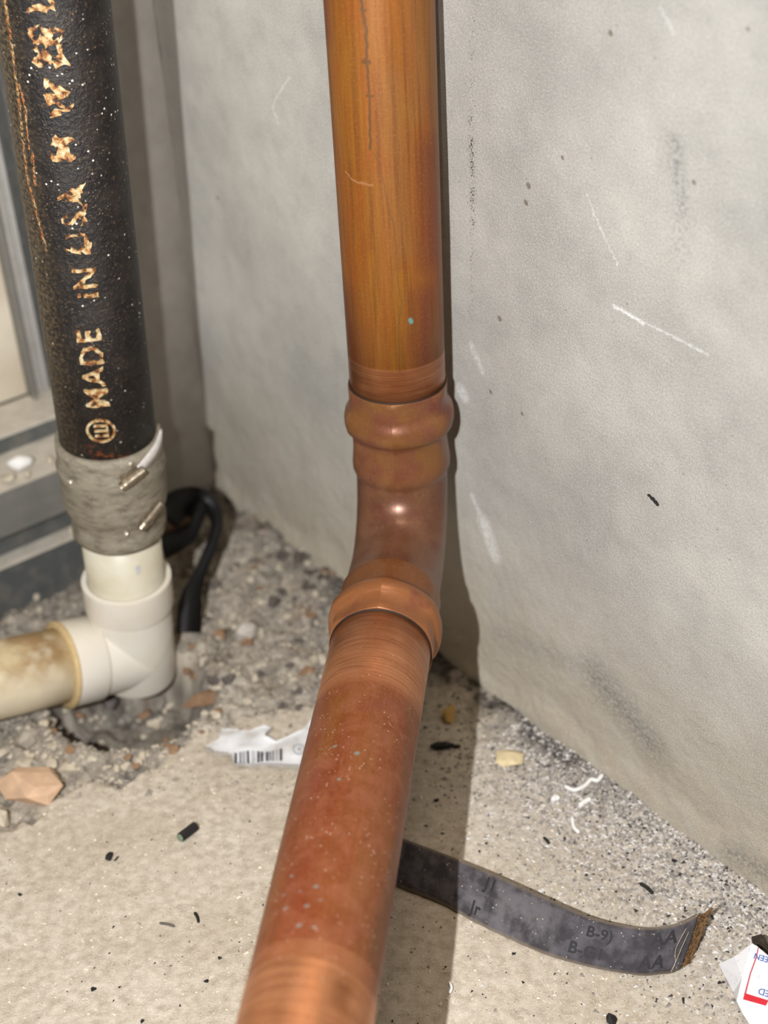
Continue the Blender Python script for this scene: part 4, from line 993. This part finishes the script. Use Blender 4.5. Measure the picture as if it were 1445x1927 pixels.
# frayed fibres at the cut end
fr = []
rnd = random.Random(5)
M_FIB = plain('brown_fibre', srgb(110, 84, 54), 0.9, 0, 0.3)
for i in range(46):
    v0 = rnd.uniform(0.02, 0.98); p0 = strap_pt(BL[-1]-0.0006, v0, -0.001); L = rnd.uniform(.002, .0052)
    p1 = p0+np.array([rnd.uniform(.1, 1), rnd.uniform(-.3, .9), rnd.uniform(-.7, .25)])*L; p2 = p1+np.array([rnd.uniform(-.6, .8), rnd.uniform(-.5, .5), rnd.uniform(-.9, .1)])*L*0.6; p2[2] = max(p2[2], 0.001)
    V, F, _ = tube([p0, p1, p2], [.0004, .00033, .0002], 4); fr.append((V, F))
V, F = merge(*fr); o = mesh_obj('frayed_fibres', V, F, M_FIB, belt); o['kind'] = 'stuff'
cl_ = []
for k_ in range(2):
    P = smooth_pts([strap_pt(BL[-1]-0.006+0.002*k_, 0.85-0.1*k_, 0.0012), strap_pt(BL[-1]-0.009+0.003*k_, 0.5, 0.0015), strap_pt(BL[-1]-0.007, 0.2, 0.001), strap_pt(BL[-1]-0.008, 0.03, 0.0008)], 5)
    V, F, _ = tube(P, [.00022]*len(P), 4); cl_.append((V, F))
V, F = merge(*cl_); mesh_obj('loose_thread', V, F, plain('pale_thread', srgb(170, 158, 140), 0.9), belt)

# ================================================================== torn paper label with bar code
def crumple(uvp, z0, amp, seed):
    x, y = uvp; return z0+amp*float(fbm(x, y, 110, 3, seed))
poly = [(384, 1408), (412, 1392), (418, 1370), (470, 1374), (498, 1366), (512, 1372), (498, 1386), (520, 1395), (570, 1372), (600, 1340), (650, 1340), (650, 1440), (590, 1444), (560, 1441), (520, 1440), (470, 1438), (440, 1438), (436, 1420), (400, 1418)]
P2 = [on_floor(x, y, 0.004)[:2] for x, y in poly]
bm = bmesh.new(); vs = [bm.verts.new((p[0], p[1], 0)) for p in P2]; bm.faces.new(vs); bmesh.ops.triangulate(bm, faces=bm.faces)
for _ in range(5):
    es = [e for e in bm.edges if e.calc_length() > 0.0035]
    if not es: break
    bmesh.ops.subdivide_edges(bm, edges=es, cuts=1); bmesh.ops.triangulate(bm, faces=bm.faces)
bm.verts.index_update(); PVx = np.array([v.co[:] for v in bm.verts]); PF = [tuple(v.index for v in f.verts) for f in bm.faces]
bd = {v.index for v in bm.verts if v.is_boundary}; be = [(e.verts[0].index, e.verts[1].index) for e in bm.edges if e.is_boundary]; bm.free()
def paper_z(x, y): return max(HF(x, y)+0.0006, 0.0022)+0.0045*float(fbm(x, y, 75, 3, 90))
top_ = [np.array([x, y, paper_z(x, y)]) for x, y, _ in PVx]; n = len(top_)
V = top_+[p-np.array([0, 0, .0004]) for p in top_]; F = PF+[tuple(i+n for i in f[::-1]) for f in PF]+[(a, b, b+n, a+n) for a, b in be]
m = Mat('dirty_white_paper'); o_ = m.obj(); nn_ = m.noise(o_, 60, 4)
M_PAPER = m.done(m.mix(m.mr(nn_, 0.46, 0.66, 0, 0.6), srgb(230, 230, 232), srgb(176, 168, 158)), 0.6, 0, 0.3)
lab = empty('paper_label', gp(500, 1410)); tag(lab, 'torn dirty white paper label with a bar code, left of the copper pipe', 'paper label')
mesh_obj('sheet', V, F, M_PAPER, lab)
bars = []
def paper_quad(pts, h=0.0004):
    P = [on_floor(x, y, 0.005)[:2] for x, y in pts]
    (a, b, c, d) = P; G = []; nn = 4
    for i in range(nn+1):
        for j in range(2):
            l = a+(d-a)*i/nn; r_ = b+(c-b)*i/nn; q = l+(r_-l)*j; G.append((q[0], q[1], paper_z(q[0], q[1])+h))
    return [np.array(g) for g in G], [(2*i, 2*i+1, 2*i+3, 2*i+2) for i in range(nn)]
rnd = random.Random(9); x = 441
while x < 528:
    w = rnd.choice((1.4, 2.0, 3.2, 5.0)); f = (x-441)/88; yt = 1417-8*f; yb = 1435-5*f
    bars.append(paper_quad([(x, yt), (x+w, yt), (x+w, yb), (x, yb)])); x += w+rnd.choice((1.8, 2.6, 4.5))
V, F = merge(*bars); o = mesh_obj('bar_code', V, F, plain('grey_print_ink', srgb(70, 72, 76), 0.7), lab, smooth=False)
rg = []
for i in range(20):
    a0 = 6.283*i/20; a1 = 6.283*(i+1)/20; cx, cy = 564, 1411
    rg.append(paper_quad([(cx+11*math.cos(a0), cy+8*math.sin(a0)), (cx+13*math.cos(a0), cy+10*math.sin(a0)), (cx+13*math.cos(a1), cy+10*math.sin(a1)), (cx+11*math.cos(a1), cy+8*math.sin(a1))]))
rg.append(paper_quad([(561, 1408), (565, 1408), (565, 1413), (561, 1413)]))
V, F = merge(*rg); mesh_obj('round_stamp', V, F, plain('pale_blue_ink', srgb(150, 160, 168), 0.7), lab, smooth=False)

# ================================================================== paper packet at the lower right
pk = empty('paper_packet', gp(1420, 1880)); tag(pk, 'white paper packet corner with red frame and blue print at the lower right', 'paper packet')
m = Mat('smooth_white_card'); o_ = m.obj(); nn_ = m.noise(o_, 500, 3)
M_CARD = m.done(m.mix(m.mr(nn_, 0.62, 0.72, 0, 0.5), srgb(232, 232, 234), srgb(150, 148, 148)), 0.5, 0, 0.4)
FA = on_floor(1416, 1776, .020); FB = on_floor(1388, 1886, .012); FC = on_floor(1404, 1928, .006); FD = on_floor(1600, 1960, .012); FE = on_floor(1590, 1860, .022); FT = on_floor(1352, 1814, .0015); FG = on_floor(1380, 1868, .0012); FM = on_floor(1382, 1800, .012)
NPL = np.cross(FE-FA, FC-FA); NPL /= np.linalg.norm(NPL); NPL = NPL if NPL[2] > 0 else -NPL
def plane_px(x, y, h=0.0003):
    v = ray(x, y); k_ = ((FA-CAMP)@NPL)/(v@NPL); return CAMP+v*k_+NPL*h
PA = [plane_px(x, y, 0) for x, y in ((1414, 1776), (1424, 1780), (1470, 1820), (1600, 1880), (1600, 2010), (1440, 1960), (1412, 1930), (1398, 1908), (1386, 1884), (1396, 1840))]
n = len(PA); V = PA+[p-NPL*0.0015 for p in PA]; F = [tuple(range(n)), tuple(range(2*n-1, n-1, -1))]+[(i, (i+1) % n, (i+1) % n+n, i+n) for i in range(n)]
mesh_obj('front_panel', V, F, M_CARD, pk, smooth=False)
SA = plane_px(1414, 1776, 0); SB = plane_px(1396, 1840, 0); SCp = plane_px(1386, 1884, 0)
V = [SA, SB, SCp, FG, FT, FM]; V += [v-np.array([-.0012, .0, .0004]) for v in V]
F = [(0, 1, 5), (1, 4, 5), (1, 3, 4), (1, 2, 3), (6, 11, 7), (7, 11, 10), (7, 10, 9), (7, 9, 8), (0, 5, 11, 6), (5, 4, 10, 11), (4, 3, 9, 10), (3, 2, 8, 9)]
mesh_obj('side_panel', V, F, M_CARD, pk, smooth=False)
M_RED = plain('red_print', srgb(200, 28, 44), 0.5, 0, 0.05); M_BLUE = plain('blue_print', srgb(84, 110, 170), 0.5, 0, 0.05)
def pquad(*pp): return ([plane_px(x, y) for x, y in pp], [(0, 1, 2, 3)])
V, F = merge(pquad((1426, 1783), (1428.2, 1783.5), (1424, 1803), (1421.6, 1802)), pquad((1421.6, 1802), (1424, 1803), (1413, 1833), (1410.6, 1832)), pquad((1410.6, 1832), (1413, 1833), (1404, 1870), (1400.5, 1870)))
mesh_obj('red_frame_line', V, F, plain('dull_red_line', srgb(190, 84, 92), 0.5, 0, 0.05), pk, smooth=False)
V, F = merge(pquad((1401, 1869), (1446, 1883), (1441, 1893), (1398, 1881))); mesh_obj('red_bar', V, F, M_RED, pk, smooth=False)
def card_text(body, px, size, ang):
    V, F = text_vf(body, size, 0, 0.01, 1.0, 0.00008); o0 = plane_px(*px); ex = plane_px(px[0]+10*math.cos(ang), px[1]+10*math.sin(ang))-o0; ex /= np.linalg.norm(ex); ey = np.cross(NPL, ex)
    return [o0+ex*x+ey*y for x, y, z in V], F
V, F = merge(card_text('NEEN', (1460, 1806), 0.0042, math.pi+0.30), card_text('ED', (1450, 1866), 0.0046, math.pi+0.30)); mesh_obj('blue_lettering', V, F, M_BLUE, pk, smooth=False)
pb = plane_px(1452, 1785, 0); V, F = merge(rock_vf(on_floor(1432, 1772, .006), (.0060, .0035, .0040), 301, 26, rot=-0.8), rock_vf(on_floor(1450, 1792, .008), (.0085, .0035, .0035), 302, 22, rot=-0.9))
tag(mesh_obj('dark_clod', V, F, plain('dark_soil', srgb(52, 44, 34), 0.9, 0, 0.4, 300, 0.8), smooth=False), 'dark clod touching the top edge of the white paper packet', 'clod')
